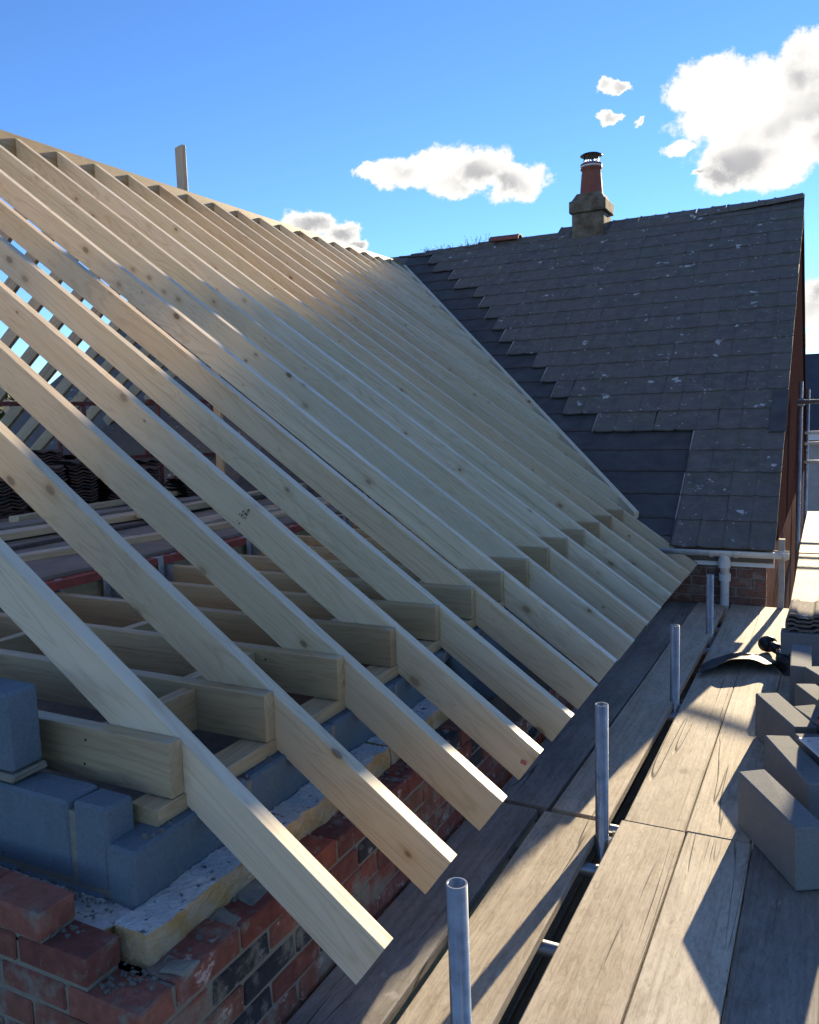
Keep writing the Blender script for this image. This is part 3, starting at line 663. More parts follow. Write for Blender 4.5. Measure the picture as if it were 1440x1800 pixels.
# cavity insulation: ragged mineral wool batts
def batt(name, x0, x1, y0, y1, z0, z1, label, nx=14, ny=90, nz=8, amp=0.0016, seed=0):
    import bmesh
    bm = bmesh.new(); rr = random.Random(seed)
    bmesh.ops.create_cube(bm, size=1.0)
    me = bpy.data.meshes.new(name)
    V = {}; verts = []; F = []
    def vid(i, j, k):
        if (i, j, k) not in V:
            V[(i, j, k)] = len(verts)
            a = amp*(1.5 if k == nz else 1)
            low = 0.0022*math.sin(j*0.31+seed)+0.0018*math.sin(j*0.77)
            verts.append((x0+(x1-x0)*i/nx+rr.uniform(-a, a)+((0.003*math.sin(j*.35)+0.002*math.sin(j*.9+k*.6)) if i == nx else 0), y0+(y1-y0)*j/ny+rr.uniform(-a, a), z0+(z1-z0)*k/nz+rr.uniform(-a, a)*0.8+(low if k == nz else 0)))
        return V[(i, j, k)]
    for j in range(ny):
        for k in range(nz): F.append([vid(0, j, k), vid(0, j, k+1), vid(0, j+1, k+1), vid(0, j+1, k)]); F.append([vid(nx, j, k), vid(nx, j+1, k), vid(nx, j+1, k+1), vid(nx, j, k+1)])
        for i in range(nx): F.append([vid(i, j, nz), vid(i+1, j, nz), vid(i+1, j+1, nz), vid(i, j+1, nz)]); F.append([vid(i, j, 0), vid(i, j+1, 0), vid(i+1, j+1, 0), vid(i+1, j, 0)])
    for i in range(nx):
        for k in range(nz): F.append([vid(i, 0, k), vid(i+1, 0, k), vid(i+1, 0, k+1), vid(i, 0, k+1)]); F.append([vid(i, ny, k), vid(i, ny, k+1), vid(i+1, ny, k+1), vid(i+1, ny, k)])
    bm.free()
    o = mk(name, verts, F, WOOL, smooth=False, label=label, cat='insulation', group='mineral wool batts in the cavity'); fixn(o.data); return o
batt('insulation_batt', -1.449, -1.345, 1.265, 2.42, -1.235, -1.150, 'thick mineral wool batt sticking up along the eaves wall, nearest the corner', seed=1)
batt('insulation_batt', -1.449, -1.350, 2.44, 3.02, -1.235, -1.155, 'shorter mineral wool batt along the eaves wall under the third and fourth rafters', ny=46, seed=2)
batt('insulation_batt', -2.15, -1.462, 1.242, 1.338, -1.25, -1.158, 'mineral wool batt along the front wall below the blocks', nx=60, ny=9, seed=3)
# black damp-proof sheet over the cavity farther along
v = []; f = []
ny = 24
for j in range(ny+1):
    y = 3.12 + 3.6*j/ny; w = 0.01*math.sin(j*1.3)
    for (x, zz) in ((-1.447, -1.06+w), (-1.35, -1.17+w*0.6), (-1.243, -1.205), (-1.236, -1.30+w), (-1.233, -1.40+w*1.5)): v.append((x, y+0.004*math.sin(zz*30), zz))
for j in range(ny):
    for k in range(4): f.append([j*5+k, j*5+k+1, j*5+k+6, j*5+k+5])
o = mk('damp_proof_sheet', v, f, BLACKP, label='black damp-proof sheet draped over the wall top under the rafter feet', cat='plastic sheet')
sm = o.modifiers.new('thick', 'SOLIDIFY'); sm.thickness = 0.003
# mortar crumbs
cb_ = MB(); rr = random.Random(9)
def crumb(x, y, z, s):
    v = [(x+rr.uniform(-s, s), y+rr.uniform(-s, s), z+h_*s*rr.uniform(.5, 1.2)) for h_ in (0, 0, 0, 0, 1.1, 1.1)]
    v[0] = (x-s, y-s*.6, z); v[1] = (x+s, y-s, z); v[2] = (x+s*.8, y+s, z); v[3] = (x-s*.9, y+s, z); v[4] = (x-s*.4, y, z+s); v[5] = (x+s*.4, y+s*.2, z+s*.8)
    cb_.add(v, [[0, 1, 5, 4], [1, 2, 5], [2, 3, 4, 5], [3, 0, 4]])
for _ in range(45): crumb(rr.gauss(-1.36, .03), rr.uniform(YB+.02, YB+.11), -1.223, rr.uniform(.002, .007))
for _ in range(45): crumb(rr.gauss(-1.55, .04), rr.uniform(YB+.03, YB+.10), -1.148, rr.uniform(.002, .008))
for _ in range(120): crumb(rr.uniform(-2.0, -1.5), rr.uniform(1.255, 1.335), -1.15, rr.uniform(.002, .006))
for _ in range(50): crumb(rr.uniform(-1.34, -1.27), rr.uniform(1.28, 2.6), -1.223, rr.uniform(.003, .010))
for _ in range(30): crumb(rr.uniform(-1.484, -1.458), rr.uniform(1.35, 2.6), -1.014, rr.uniform(.004, .012))
cb_.build('mortar_crumbs', RUBBLE, label='grey mortar crumbs scattered on the unfinished brickwork', cat='rubble', kind='stuff')
for k, (x, y) in enumerate(((-1.30, 1.45), (-1.31, 1.62), (-1.285, 1.29))):   # smears of bedding mortar
    v, f = cbox(0.075, 0.12 if k < 2 else 0.06, 0.010, 0.004, 0.012)
    offs(mk('mortar_smear', [(p[0]+x, p[1]+y, p[2]-1.232) for p in v], f, MORTAR, wb), wb)

# ------------------------------------------------------------------ the old house
OH = empty('brick_house', (-5.5, 12, ZG), 'old brick house with a dark mossy tiled roof and a chimney', 'house')
def hp(mb, name, mat, **k): return part(mb, name, mat, OH, **k)
XW = -0.405; XL = -11.2
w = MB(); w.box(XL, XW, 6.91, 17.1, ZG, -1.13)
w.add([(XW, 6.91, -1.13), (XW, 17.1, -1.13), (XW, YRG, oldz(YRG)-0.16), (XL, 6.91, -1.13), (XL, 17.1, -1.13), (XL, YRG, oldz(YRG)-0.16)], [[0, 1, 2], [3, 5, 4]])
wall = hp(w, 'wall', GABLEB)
m_ = MB(); m_.box(-1.7, XW+0.0, 6.900, 6.909, -2.0, -1.10); face = hp(m_, 'front_wall_face', MORTARH)
BHm = [boxmesh('brick', 0.215, 0.05, 0.065, BRICKH, 0.004, 0.002) for _ in range(4)]
for row in range(9):
    zz = -1.14 - 0.075*(row+1) + 0.01; x = XW - 0.1075 - (0.1125 if row % 2 else 0)
    if row % 2: 
        hb = inst('brick', boxmesh('brick', 0.1025, 0.05, 0.065, BRICKH, 0.004, 0.002), face, (XW-0.0512, 6.913, zz)); x = XW-0.1125-0.1075
    while x > -1.45:
        inst('brick', random.choice(BHm), face, (x, 6.913+random.uniform(-.001, .001), zz), (0, 0, random.uniform(-.006, .006))); x -= 0.225
# gable: brick to the eaves, dark maroon panel over the wall farther back, pale bargeboard along the near verge
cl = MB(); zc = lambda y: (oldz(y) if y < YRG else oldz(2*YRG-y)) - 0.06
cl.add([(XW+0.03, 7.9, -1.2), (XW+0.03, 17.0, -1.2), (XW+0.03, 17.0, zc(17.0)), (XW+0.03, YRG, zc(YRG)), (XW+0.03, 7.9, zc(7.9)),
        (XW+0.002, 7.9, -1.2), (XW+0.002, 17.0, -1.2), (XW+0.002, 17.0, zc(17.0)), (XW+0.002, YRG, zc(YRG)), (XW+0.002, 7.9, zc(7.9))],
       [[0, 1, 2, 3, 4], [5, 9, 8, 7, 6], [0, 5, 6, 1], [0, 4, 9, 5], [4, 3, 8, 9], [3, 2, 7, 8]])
hp(cl, 'gable_panel', MAROON)
bd = Vector((0, math.cos(OP), math.sin(OP))); bn = Vector((0, -math.sin(OP), math.cos(OP)))
def slab(mb, x0, x1, s0, s1, n0, n1, rear=False):
    vv = []
    for n_ in (n0, n1):
        for (x, s) in ((x0, s0), (x1, s0), (x1, s1), (x0, s1)):
            p = Vector((x, YE, ZE)) + bd*s + bn*n_
            if rear: p.y = 2*YRG - p.y
            vv.append(p)
    return mb.add(vv, [[0, 3, 2, 1], [4, 5, 6, 7], [0, 1, 5, 4], [1, 2, 6, 5], [2, 3, 7, 6], [3, 0, 4, 7]])
SL = (YRG-YE)/math.cos(OP)
b = MB(); slab(b, XW+0.032, XW+0.056, 0.05, SL, -0.11, -0.035); hp(b, 'bargeboard', BARGE)
b = MB(); slab(b, XW+0.032, XW+0.055, 0.05, SL, -0.22, -0.03, True); hp(b, 'rear_bargeboard', MAROON)
# roof structure, underlay with battens, tiles
r = MB(); slab(r, XL, XV-0.012, 0.0, SL-0.02, -0.10, -0.045, True); slab(r, XL, -1.36, 0.12, SL-0.04, -0.16, -0.028); slab(r, -1.358, XV-0.012, 0.0, SL-0.04, -0.16, -0.028)
roof = hp(r, 'roof', TILE)
u = MB(); nn_ = 40
vv = []; ff = []
rr = random.Random(4); cols = 60; rows = 30
for i in range(cols+1):
    for j in range(rows+1):
        x = -5.95 + 4.95*i/cols; s = 0.13 + (SL-0.16)*j/rows
        p = Vector((x, YE, ZE)) + bd*s + bn*(-0.020+rr.uniform(0, .007)); vv.append(p)
for i in range(cols):
    for j in range(rows): a = i*(rows+1)+j; ff.append([a, a+rows+1, a+rows+2, a+1])
ul = offs(mk('underlay', vv, ff, FELT, OH), OH)
GA = 0.31; TW = 0.19
bounds = [(6.6, -1.08), (7.98, -1.10), (7.99, -2.0), (8.12, -2.13), (8.34, -2.34), (8.64, -2.55), (8.89, -2.76), (9.12, -2.97), (9.38, -3.37), (9.61, -3.59), (10.36, -4.05), (10.72, -4.47), (11.15, -4.9), (11.47, -5.4), (12.2, -5.7)]
def xleft(y):
    for (a, xa), (b_, xb) in zip(bounds, bounds[1:]):
        if a <= y <= b_: return xa + (xb-xa)*(y-a)/(b_-a)
    return -5.6
for c in range(1, 21):
    s = c*GA; y = YE + s*math.cos(OP); x1 = xleft(y) + 0.15
    b = MB(); slab(b, max(-5.9, XT-(oldz(y)-ZT)/TP-0.1), x1, s+0.02, s+0.055, -0.020, -0.006)
    b.build('batten', BATTEN, ul)
# one tile: shallow trough with a raised side lap, lower edge showing its thickness
def tilemesh(k):
    rt = random.Random(k); V = []; F = []
    xs_ = [(-0.095, 0.012), (-0.080, 0.019), (-0.062, 0.010), (-0.02, 0.0075), (0.045, 0.0075), (0.095, 0.011)]
    for (s, h) in ((0, 0.015), (0.40, 0.0)):
        for (x, zz) in xs_:
            j = rt.uniform(-.0015, .0015); V += [(x, s+j, zz+h+rt.uniform(-.001, .001)), (x, s+j, zz+h-0.013)]
    n = len(xs_)
    for i in range(n-1):
        a = i*2; b_ = a+2; c_ = a+n*2; d_ = b_+n*2
        F += [[a, b_, d_, c_], [a+1, c_+1, d_+1, b_+1], [a, a+1, b_+1, b_]]
    F += [[0, 2*n, 2*n+1, 1], [2*n-2, 2*n-1, 4*n-1, 4*n-2]]
    me = bpy.data.meshes.new('roof_tile'); me.from_pydata(V, [], F); fixn(me); me.materials.append(TILE); return me
TM = [tilemesh(k) for k in range(6)]
allt = []
rt = random.Random(12)
for c in range(21):
    s = c*GA; y = YE + s*math.cos(OP); xl = xleft(y+0.10); x = XV - TW/2; n = 0
    while x > xl:
        sag = -0.02*math.sin((x+5.9)/5.6*math.pi)*0.6*(s/SL)
        p = Vector((x, YE, ZE)) + bd*(s-0.03) + bn*(0.002+sag)
        allt.append((p, rt.randrange(6), (rt.uniform(-.010, .010), rt.uniform(-.018, .018), rt.gauss(0, .011)), s))
        x -= TW
    if c < 20:                                         # pale unweathered lap of the end tile
        b = MB(); slab(b, x+TW/2-0.012, x+TW/2+0.004, s-0.02, s+0.27, 0.004, 0.016); b.build('exposed_lap', BARGE if c % 3 else BATTEN, roof)
allt.sort(key=lambda t: t[0].length)
rest = MB()
RM = Matrix(((1, 0, 0), (0, math.cos(OP), -math.sin(OP)), (0, math.sin(OP), math.cos(OP))))
for q, (p, k, e, s) in enumerate(allt):
    mtx = RM @ (Matrix.Rotation(e[2], 3, 'Z') @ Matrix.Rotation(e[1], 3, 'Y') @ Matrix.Rotation(e[0], 3, 'X'))
    if q < 300:
        o = inst('roof_tile', TM[k], roof); o.matrix_basis = Matrix.Translation(p) @ mtx.to_4x4()
    else:
        me = TM[k]; cut = 1.0 if s < SL-0.4 else (SL-s)/0.42
        rest.add([p + mtx @ Vector((vv_.co.x, vv_.co.y*min(1, cut), vv_.co.z)) for vv_ in me.vertices], [list(pp.vertices) for pp in me.polygons])
o = rest.build('roof_tiles', TILE, roof, kind='stuff')
fp = MB(); slab(fp, -0.47, -0.335, 1.45, 2.1, 0.030, 0.033); hp(fp, 'underlay_flap', FELT)
# ridge tiles: half-round cappings, the line sags a little
def ridgemesh(L):
    V = []; F = []; n = 8
    for x in (-L/2, L/2):
        for rad in (0.125, 0.108):
            for i in range(n+1):
                a = math.pi*(0.08+0.84*i/n); V.append((x, rad*math.cos(a), rad*math.sin(a)*0.9))
    m1 = n+1
    for i in range(n):
        F += [[i, i+1, 2*m1+i+1, 2*m1+i], [m1+i, 3*m1+i, 3*m1+i+1, m1+i+1], [i, m1+i, m1+i+1, i+1], [2*m1+i, 2*m1+i+1, 3*m1+i+1, 3*m1+i]]
    for i in (0, n): F.append([i, 2*m1+i, 3*m1+i, m1+i])
    me = bpy.data.meshes.new('ridge_tile'); me.from_pydata(V, [], F); fixn(me); return me
RME = ridgemesh(0.44); RME.materials.append(TILE); RMT = ridgemesh(0.46); RMT.materials.append(TERRA)
def ridgez(x): return ZRG - 0.04 + 0.07*max(0, (x+2.5)/2.2)**1.5 - 0.03*math.sin((x+5.9)/5.6*math.pi) - (0.10 if x < -5.0 else 0)
x = XV - 0.23
while x > -5.3:
    if not (-3.35 < x < -2.72):
        o = inst('ridge_tile', RME, roof)
        sl_ = (ridgez(x+.1)-ridgez(x-.1))/0.2
        o.matrix_basis = Matrix.Translation((x, YRG, ridgez(x)-0.045)) @ Matrix.Rotation(-math.atan(sl_)+rt.uniform(-.01, .01), 4, 'Y') @ Matrix.Rotation(rt.uniform(-.03, .03), 4, 'X')
    x -= 0.445
o = inst('ridge_tile', RMT, roof); o.matrix_basis = Matrix.Translation((-4.35, YRG-0.06, ridgez(-4.35)-0.0)) @ Matrix.Rotation(0.02, 4, 'Y')
o['label'] = 'loose red ridge tile lying on the old ridge'
# chimney
CX, CY = -3.08, 12.0
c = MB(); c.box(CX-0.225, CX+0.225, CY-0.23, CY+0.23, 1.9, 2.75); c.box(CX-0.258, CX+0.258, CY-0.26, CY+0.26, 2.752, 2.92)
v8 = [(CX-0.235, CY-0.24, 2.915), (CX+0.235, CY-0.24, 2.915), (CX+0.235, CY+0.24, 2.915), (CX-0.235, CY+0.24, 2.915), (CX-0.17, CY-0.17, 3.03), (CX+0.17, CY-0.17, 3.03), (CX+0.17, CY+0.17, 3.03), (CX-0.17, CY+0.17, 3.03)]
c.add(v8, [[4, 5, 6, 7], [0, 1, 5, 4], [1, 2, 6, 5], [2, 3, 7, 6], [3, 0, 4, 7]])
ch = hp(c, 'chimney', STONE)
bv = ch.modifiers.new('worn', 'BEVEL'); bv.width = 0.018; bv.segments = 2
def chp(mb, name, mat, **k):
    return mb.build(name, mat, ch, **k)
p_ = MB(); p_.lathe([(0.165, 2.99), (0.158, 3.05), (0.138, 3.30), (0.128, 3.36), (0.150, 3.37), (0.150, 3.39), (0.138, 3.40), (0.150, 3.43), (0.150, 3.445), (0.115, 3.445), (0.110, 3.30)], (CX, CY, 0), 24); chp(p_, 'chimney_pot', TERRA, smooth=True)
p_ = MB(); p_.lathe([(0.152, 3.398), (0.155, 3.412), (0.152, 3.42)], (CX, CY, 0), 24); chp(p_, 'pot_band', PVC, smooth=True)
p_ = MB()
for a in range(4): 
    t = a*math.pi/2+0.4; p_.tube((CX+.10*math.cos(t), CY+.10*math.sin(t), 3.44), (CX+.10*math.cos(t), CY+.10*math.sin(t), 3.575), 0.008, 6)
chp(p_, 'cowl_legs', COWLM)
p_ = MB()
for a in range(22):
    t = a*2*math.pi/22; p_.tube((CX+.105*math.cos(t), CY+.105*math.sin(t), 3.445), (CX+.105*math.cos(t), CY+.105*math.sin(t), 3.565), 0.0022, 4, cap=False)
for zz in (3.465, 3.49, 3.515, 3.54): p_.lathe([(0.1062, zz-.002), (0.1062, zz+.002)], (CX, CY, 0), 22)
chp(p_, 'bird_guard_mesh', COWLM)
p_ = MB(); p_.lathe([(0.001, 3.603), (0.06, 3.598), (0.12, 3.582), (0.155, 3.562), (0.152, 3.556), (0.10, 3.562), (0.001, 3.568)], (CX, CY, 0), 24); chp(p_, 'cowl_cap', COWLM, smooth=True)
# gutter, fascia, downpipe
b = MB(); b.box(-1.7, XV-0.01, 6.868, 6.898, -1.26, -1.125); hp(b, 'fascia', WHITE)
V = []; F = []; n = 10
for x in (-1.24, -0.245):
    for rad in (0.058, 0.053):
        for i in range(n+1): a = math.pi + math.pi*i/n; V.append((x, 6.795+rad*math.cos(a), -1.118+rad*math.sin(a)))
m1 = n+1
for i in range(n): F += [[i, i+1, 2*m1+i+1, 2*m1+i], [m1+i, 3*m1+i, 3*m1+i+1, m1+i+1]]
for i in (0, n): F.append([i, 2*m1+i, 3*m1+i, m1+i])
F += [list(range(2*m1, 3*m1)), list(range(0, m1))[::-1]]
gut = offs(mk('gutter', V, F, PVC, OH, smooth=True), OH)
for x in (-0.80, -0.62, -0.27):
    V = []; F = []
    for xx in (x-0.014, x+0.014):
        for rad in (0.066, 0.0585):
            for i in range(n+1): a = math.pi + math.pi*i/n; V.append((xx, 6.795+rad*math.cos(a), -1.116+rad*math.sin(a)))
    for i in range(n): F += [[i, i+1, 2*m1+i+1, 2*m1+i], [i, m1+i, m1+i+1, i+1], [2*m1+i, 2*m1+i+1, 3*m1+i+1, 3*m1+i]]
    o = mk('gutter_bracket', V, F, PVC, gut)
dp = MB(); dx = -0.705
dp.tube((dx, 6.795, -1.15), (dx, 6.797, -1.245), 0.042, 18); dp.tube((dx, 6.797, -1.24), (dx, 6.845, -1.335), 0.036, 18); dp.tube((dx, 6.845, -1.325), (dx, 6.845, ZG), 0.034, 18)
dpo = hp(dp, 'downpipe', PVC, smooth=False)
for zz in (-1.23, -1.345):
    q = MB(); q.tube((dx, 6.797 if zz > -1.3 else 6.845, zz-0.03), (dx, 6.797 if zz > -1.3 else 6.845, zz+0.03), 0.046, 18); q.build('pipe_socket', PVC, dpo)
# weeds and moss along the broken left end of the old ridge
wd = MB(); rr = random.Random(31)
for _ in range(420):
    x = -5.75 + abs(rr.gauss(0, .5))*1.1; y = YRG-0.05+rr.uniform(-.12, .08); zz = ridgez(x)+0.05 - abs(y-YRG)*0.5
    h = rr.uniform(.015, .05) if rr.random() < .8 else rr.uniform(.08, .16); a = rr.uniform(0, 6.3); w_ = rr.uniform(.003, .010) if h < .06 else 0.003
    t = Vector((rr.uniform(-.03, .03), rr.uniform(-.03, .03), h)); p = Vector((x, y, zz)); s = Vector((math.cos(a), math.sin(a), 0))*w_
    wd.add([p-s, p+s, p+t+s*.4, p+t-s*.4], [[0, 1, 2, 3]])
    if h > .08:
        for q in range(4):
            c_ = p + t*(0.4+0.2*q); d_ = Vector((rr.uniform(-.02, .02), rr.uniform(-.02, .02), rr.uniform(0, .012))); wd.add([c_, c_+d_*.6+Vector((0, 0, .006)), c_+d_, c_+d_*.5-Vector((0, 0, .006))], [[0, 1, 2, 3]])
wd.build('weeds', WEED, label='dry weeds and moss growing along the broken end of the old ridge', cat='weeds', kind='stuff')

# ------------------------------------------------------------------ scaffold: boards
SBG = 'scaffold boards of the deck'
def sboard(x0, x1, y0, y1, mat, label, ang=0.0, z=ZB, seed=0, wob=0.003):
    return board('scaffold_board', (x0+x1)/2, y0, y1, x1-x0, z, mat, label, ang, 'scaffold board', SBG, seed=seed, wob=wob)
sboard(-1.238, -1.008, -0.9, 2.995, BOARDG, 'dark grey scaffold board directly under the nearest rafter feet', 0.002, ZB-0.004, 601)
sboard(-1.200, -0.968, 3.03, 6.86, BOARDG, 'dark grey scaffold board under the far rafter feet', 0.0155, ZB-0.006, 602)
sboard(-0.972, -0.744, -0.9, 2.985, BOARD, 'half sunlit scaffold board left of the nearest upright pole', 0.001, ZB, 603)
sboard(-0.946, -0.722, 3.02, 6.86, BOARD, 'shaded scaffold board left of the far upright poles', 0.009, ZB, 604)
sboard(-0.690, -0.454, -0.9, 3.030, BOARD, 'sunlit cracked scaffold board right of the nearest upright pole', 0.004, ZB, 605)
sboard(-0.664, -0.442, 3.036, 6.87, BOARD, 'scaffold board beyond the joint, running past the black sheet to the downpipe', 0.002, ZB+.001, 606)
sboard(-0.449, -0.225, -0.9, 3.040, BOARDP, 'pale saw-marked scaffold board crossed by the block shadow', 0.004, ZB-.002, 607)
sboard(-0.438, -0.215, 3.046, 6.865, BOARD, 'scaffold board half under the loose concrete blocks', 0.001, ZB, 608)
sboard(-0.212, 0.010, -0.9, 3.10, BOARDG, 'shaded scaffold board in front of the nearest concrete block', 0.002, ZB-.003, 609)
sboard(-0.208, 0.014, 3.11, 6.90, BOARD, 'scaffold board under the concrete blocks', 0.0, ZB, 610)
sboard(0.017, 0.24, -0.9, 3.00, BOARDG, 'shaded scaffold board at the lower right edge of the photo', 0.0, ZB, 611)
sboard(0.020, 0.243, 3.01, 6.9, BOARD, 'scaffold board at the right edge under the blocks', 0.0, ZB, 612)
sboard(0.25, 0.47, -0.9, 3.0, BOARDG, 'scaffold board outside the right edge, near length', 0.0, ZB, 613)
sboard(0.25, 0.47, 3.01, 6.9, BOARD, 'scaffold board outside the right edge, far length', 0.0, ZB, 614)
sboard(-0.235, -0.035, 7.00, 9.46, BOARD, 'bright sunlit walkway board beside the gable, first length', -0.004, ZB+0.004, 615)
sboard(-0.250, -0.040, 9.54, 13.3, BOARD, 'bright sunlit walkway board beside the gable, far length', 0.0, ZB+0.004, 616)
sboard(-0.028, 0.195, 7.00, 9.46, BOARDP, 'bright outer walkway board beside the gable, first length', 0.0, ZB+.002, 617)
sboard(-0.030, 0.190, 9.54, 13.3, BOARDP, 'bright outer walkway board beside the gable, far length', 0.0, ZB+.002, 618)
for k, (xa, xb) in enumerate(((-1.20, -0.98), (-0.97, -0.75), (-0.74, -0.52), (-0.51, -0.29))):  # added boards that hide the sunlit ground and keep the gap dark
    board('gap_dark_board', (xa+xb)/2, -0.9, 6.8, xb-xa, ZB-0.62, BOARDG, 'dark board added under the deck to darken the gap, %s from the wall' % ORD[k], 0.0, 'scaffold board', 'boards added to darken the gap', seed=630+k)
# tubes under and through the deck
def pipe(name, a, b, label, group, cat='scaffold tube', r=0.02415, hollow=True):
    a = Vector(a); b = Vector(b); mb = MB(); n = 24
    mb.tube(a, b, r, n, cap=False)
    if hollow:
        k = len(mb.v); d = (b-a).normalized(); mb.tube(a, b, r-0.004, n, cap=False)
        mb.f += [[n+i, n+(i+1) % n, k+n+(i+1) % n, k+n+i] for i in range(n)]
    o = mb.build(name, GALV, label=label, cat=cat, group=group, smooth=False); fixn(o.data)
    o.data.polygons.foreach_set('use_smooth', [abs(p.normal.dot((b-a).normalized())) < 0.5 for p in o.data.polygons]); return o
PG = 'upright scaffold poles along the eaves'
pipe('scaffold_pole', (-0.690, 1.56, ZG), (-0.716, 1.577, -1.040), 'galvanised upright scaffold pole nearest the camera', PG)
pipe('scaffold_pole', (-0.716, 2.885, ZG), (-0.716, 2.90, -1.070), 'galvanised upright scaffold pole standing at the board joint', PG)
pipe('scaffold_pole', (-0.700, 4.45, ZG), (-0.706, 4.46, -1.155), 'third upright scaffold pole from the camera, level with the black sheet', PG)
pipe('scaffold_pole', (-0.703, 5.92, ZG), (-0.706, 5.93, -1.155), 'farthest upright scaffold pole, beside the downpipe', PG)
pipe('scaffold_ledger', (-0.84, -0.9, ZB-0.15), (-0.80, 6.85, ZB-0.15), 'horizontal scaffold ledger below the gap in the boards', None)
for k, y in enumerate((2.27, 2.76, 3.07, 4.40, 5.72, 6.3)):
    pipe('scaffold_transom', (-1.20, y, ZB-0.075), (0.55, y+0.02, ZB-0.075), 'scaffold transom under the boards, %s from the camera' % ORD[k], 'transoms under the deck')
# couplers clamped where poles and transoms meet
for k, (x, y) in enumerate(((-0.714, 1.60), (-0.716, 2.93), (-0.704, 4.49), (-0.704, 5.96))):
    c = MB(); v, f = cbox(0.075, 0.05, 0.06, 0.012, 0.002); c.add([(p[0]+x, p[1]+y+0.02, p[2]+ZB-0.10) for p in v], f); c.tube((x+0.03, y+0.03, ZB-0.04), (x+0.03, y+0.03, ZB-0.015), 0.007, 8); c.tube((x+.03, y-.0, ZB-.07), (x+.03, y+.07, ZB-.07), .008, 8)
    c.build('coupler', GALV, label='steel coupler on the %s upright pole from the camera' % ORD[k], cat='coupler', group='scaffold couplers')
# outer side of the scaffold: standards and guard rails (just outside the frame, their shadows fall on the blocks)
for k, y in enumerate((4.9, 7.2, 9.5)):
    pipe('scaffold_standard', (0.62, y, ZG), (0.62, y, 0.55), 'outer scaffold standard beyond the right edge, %s from the camera' % ORD[k], 'outer scaffold standards')
for k, zz in enumerate((-1.08, -0.58)):
    pipe('guard_rail', (0.575, 2.2, zz), (0.575, 13.2, zz), '%s guard rail along the outer side of the scaffold' % ('lower', 'upper')[k], 'outer guard rails')
for k, zz in enumerate((-0.41, -0.56, -0.82)):
    pipe('end_rail', (-0.30, 12.9+0.02*k, zz), (0.9, 13.0, zz+0.01), '%s cross rail at the far end of the gable walkway' % ('upper', 'middle', 'lower')[k], 'rails at the far end of the walkway')
pipe('gable_pole', (-0.285, 10.4, ZG), (-0.292, 10.4, 0.25), 'upright scaffold pole close against the gable wall', 'poles by the gable')
pipe('gable_pole', (-0.27, 13.1, ZG), (-0.27, 13.1, 0.2), 'upright scaffold pole at the far end of the walkway', 'poles by the gable')
pipe('gable_tube', (-0.33, 10.36, 0.02), (0.62, 9.9, 0.02), 'horizontal scaffold tube crossing at the gable', 'tubes by the gable')
c = MB(); v, f = cbox(0.08, 0.07, 0.09, 0.012, 0.003); c.add([(p[0]-0.287, p[1]+10.37, p[2]-0.03) for p in v], f); c.tube((-0.25, 10.30, 0.03), (-0.20, 10.28, 0.03), 0.009, 8)
c.build('coupler', GALV, label='steel coupler on the scaffold pole against the gable', cat='coupler', group='scaffold couplers')
beam('timber_batten', (-0.298, 6.862, -1.03), (0, 0, -1), (0, -1, 0), 0.54, 0.045, 0.03, BARGE, seed=640, c=0.004, wob=0.004, label='weathered upright batten at the corner of the old house', cat='batten')

# ------------------------------------------------------------------ loose concrete blocks on the deck
CBM = [boxmesh('concrete_block', 0.1, 0.44, 0.215, BLOCK, 0.005, 0.0035) for _ in range(4)]
AN = math.atan2(0.201, 0.372)                          # turned like the nearest one
LBG = 'loose concrete blocks on the scaffold'
def lblock(xl, yl, label, ang=AN, z=ZB+0.001, k=0):
    """xl, yl: far left top corner"""
    d = Vector((math.sin(ang), -math.cos(ang), 0)); s = Vector((math.cos(ang), math.sin(ang), 0))
    c = Vector((xl, yl, 0)) + d*0.22 + s*0.05
    return inst('concrete_block', CBM[k % 4], None, (c.x, c.y, z), (0, 0, ang), label=label, cat='concrete block', group=LBG)
lblock(-0.268, 3.163, 'nearest grey concrete block on the boards, standing on its edge', k=0)
lblock(-0.203, 3.552, 'grey concrete block just behind the nearest one', AN-.10, k=1)
lblock(-0.098, 3.625, 'concrete block with the white plastic lid on it', AN-.05, k=2)
lblock(-0.277, 4.10, 'concrete block farthest left in the pile', AN-.08, k=3)
lblock(-0.112, 3.975, 'concrete block right of the farthest left block', AN-.02, k=0)
lblock(-0.115, 4.29, 'concrete block at the right in the middle of the pile', AN-.06, k=1)
lblock(-0.088, 4.61, 'concrete block at the right edge behind the middle ones', AN, k=2)
lblock(-0.157, 5.04, 'concrete block standing straight along the boards at the back of the pile', 0.02, k=3)
for k, (x, y, a, zz) in enumerate(((0.03, 3.35, .5, 0), (0.05, 3.75, .5, 0), (0.06, 4.2, .45, 0), (0.07, 4.6, .4, 0), (0.006, 3.75, .0, .217), (0.006, 4.25, .0, .217), (0.16, 3.5, .4, 0))):  # upper-layer blocks are unseen, added to shade the near block tops
    lblock(x, y, '%s concrete block of the pile beyond the right edge, %s' % (ORD[k], 'lower layer' if zz == 0 else 'upper layer added for its shadow'), a, ZB+0.001+zz, k)
# pair of blocks under the tile stack
for k, (x, y, zz) in enumerate(((-0.225+0.22, 5.33, 0), (-0.21+0.22, 5.60, 0), (-0.20+.22, 5.86, 0))):
    inst('concrete_block', CBM[k], None, (x, y, ZB+0.001), (0, 0, math.pi/2+0.01*k), label='concrete block laid across the boards under the stacked grey tiles, %s' % ('front', 'middle', 'back')[k], cat='concrete block', group=LBG)
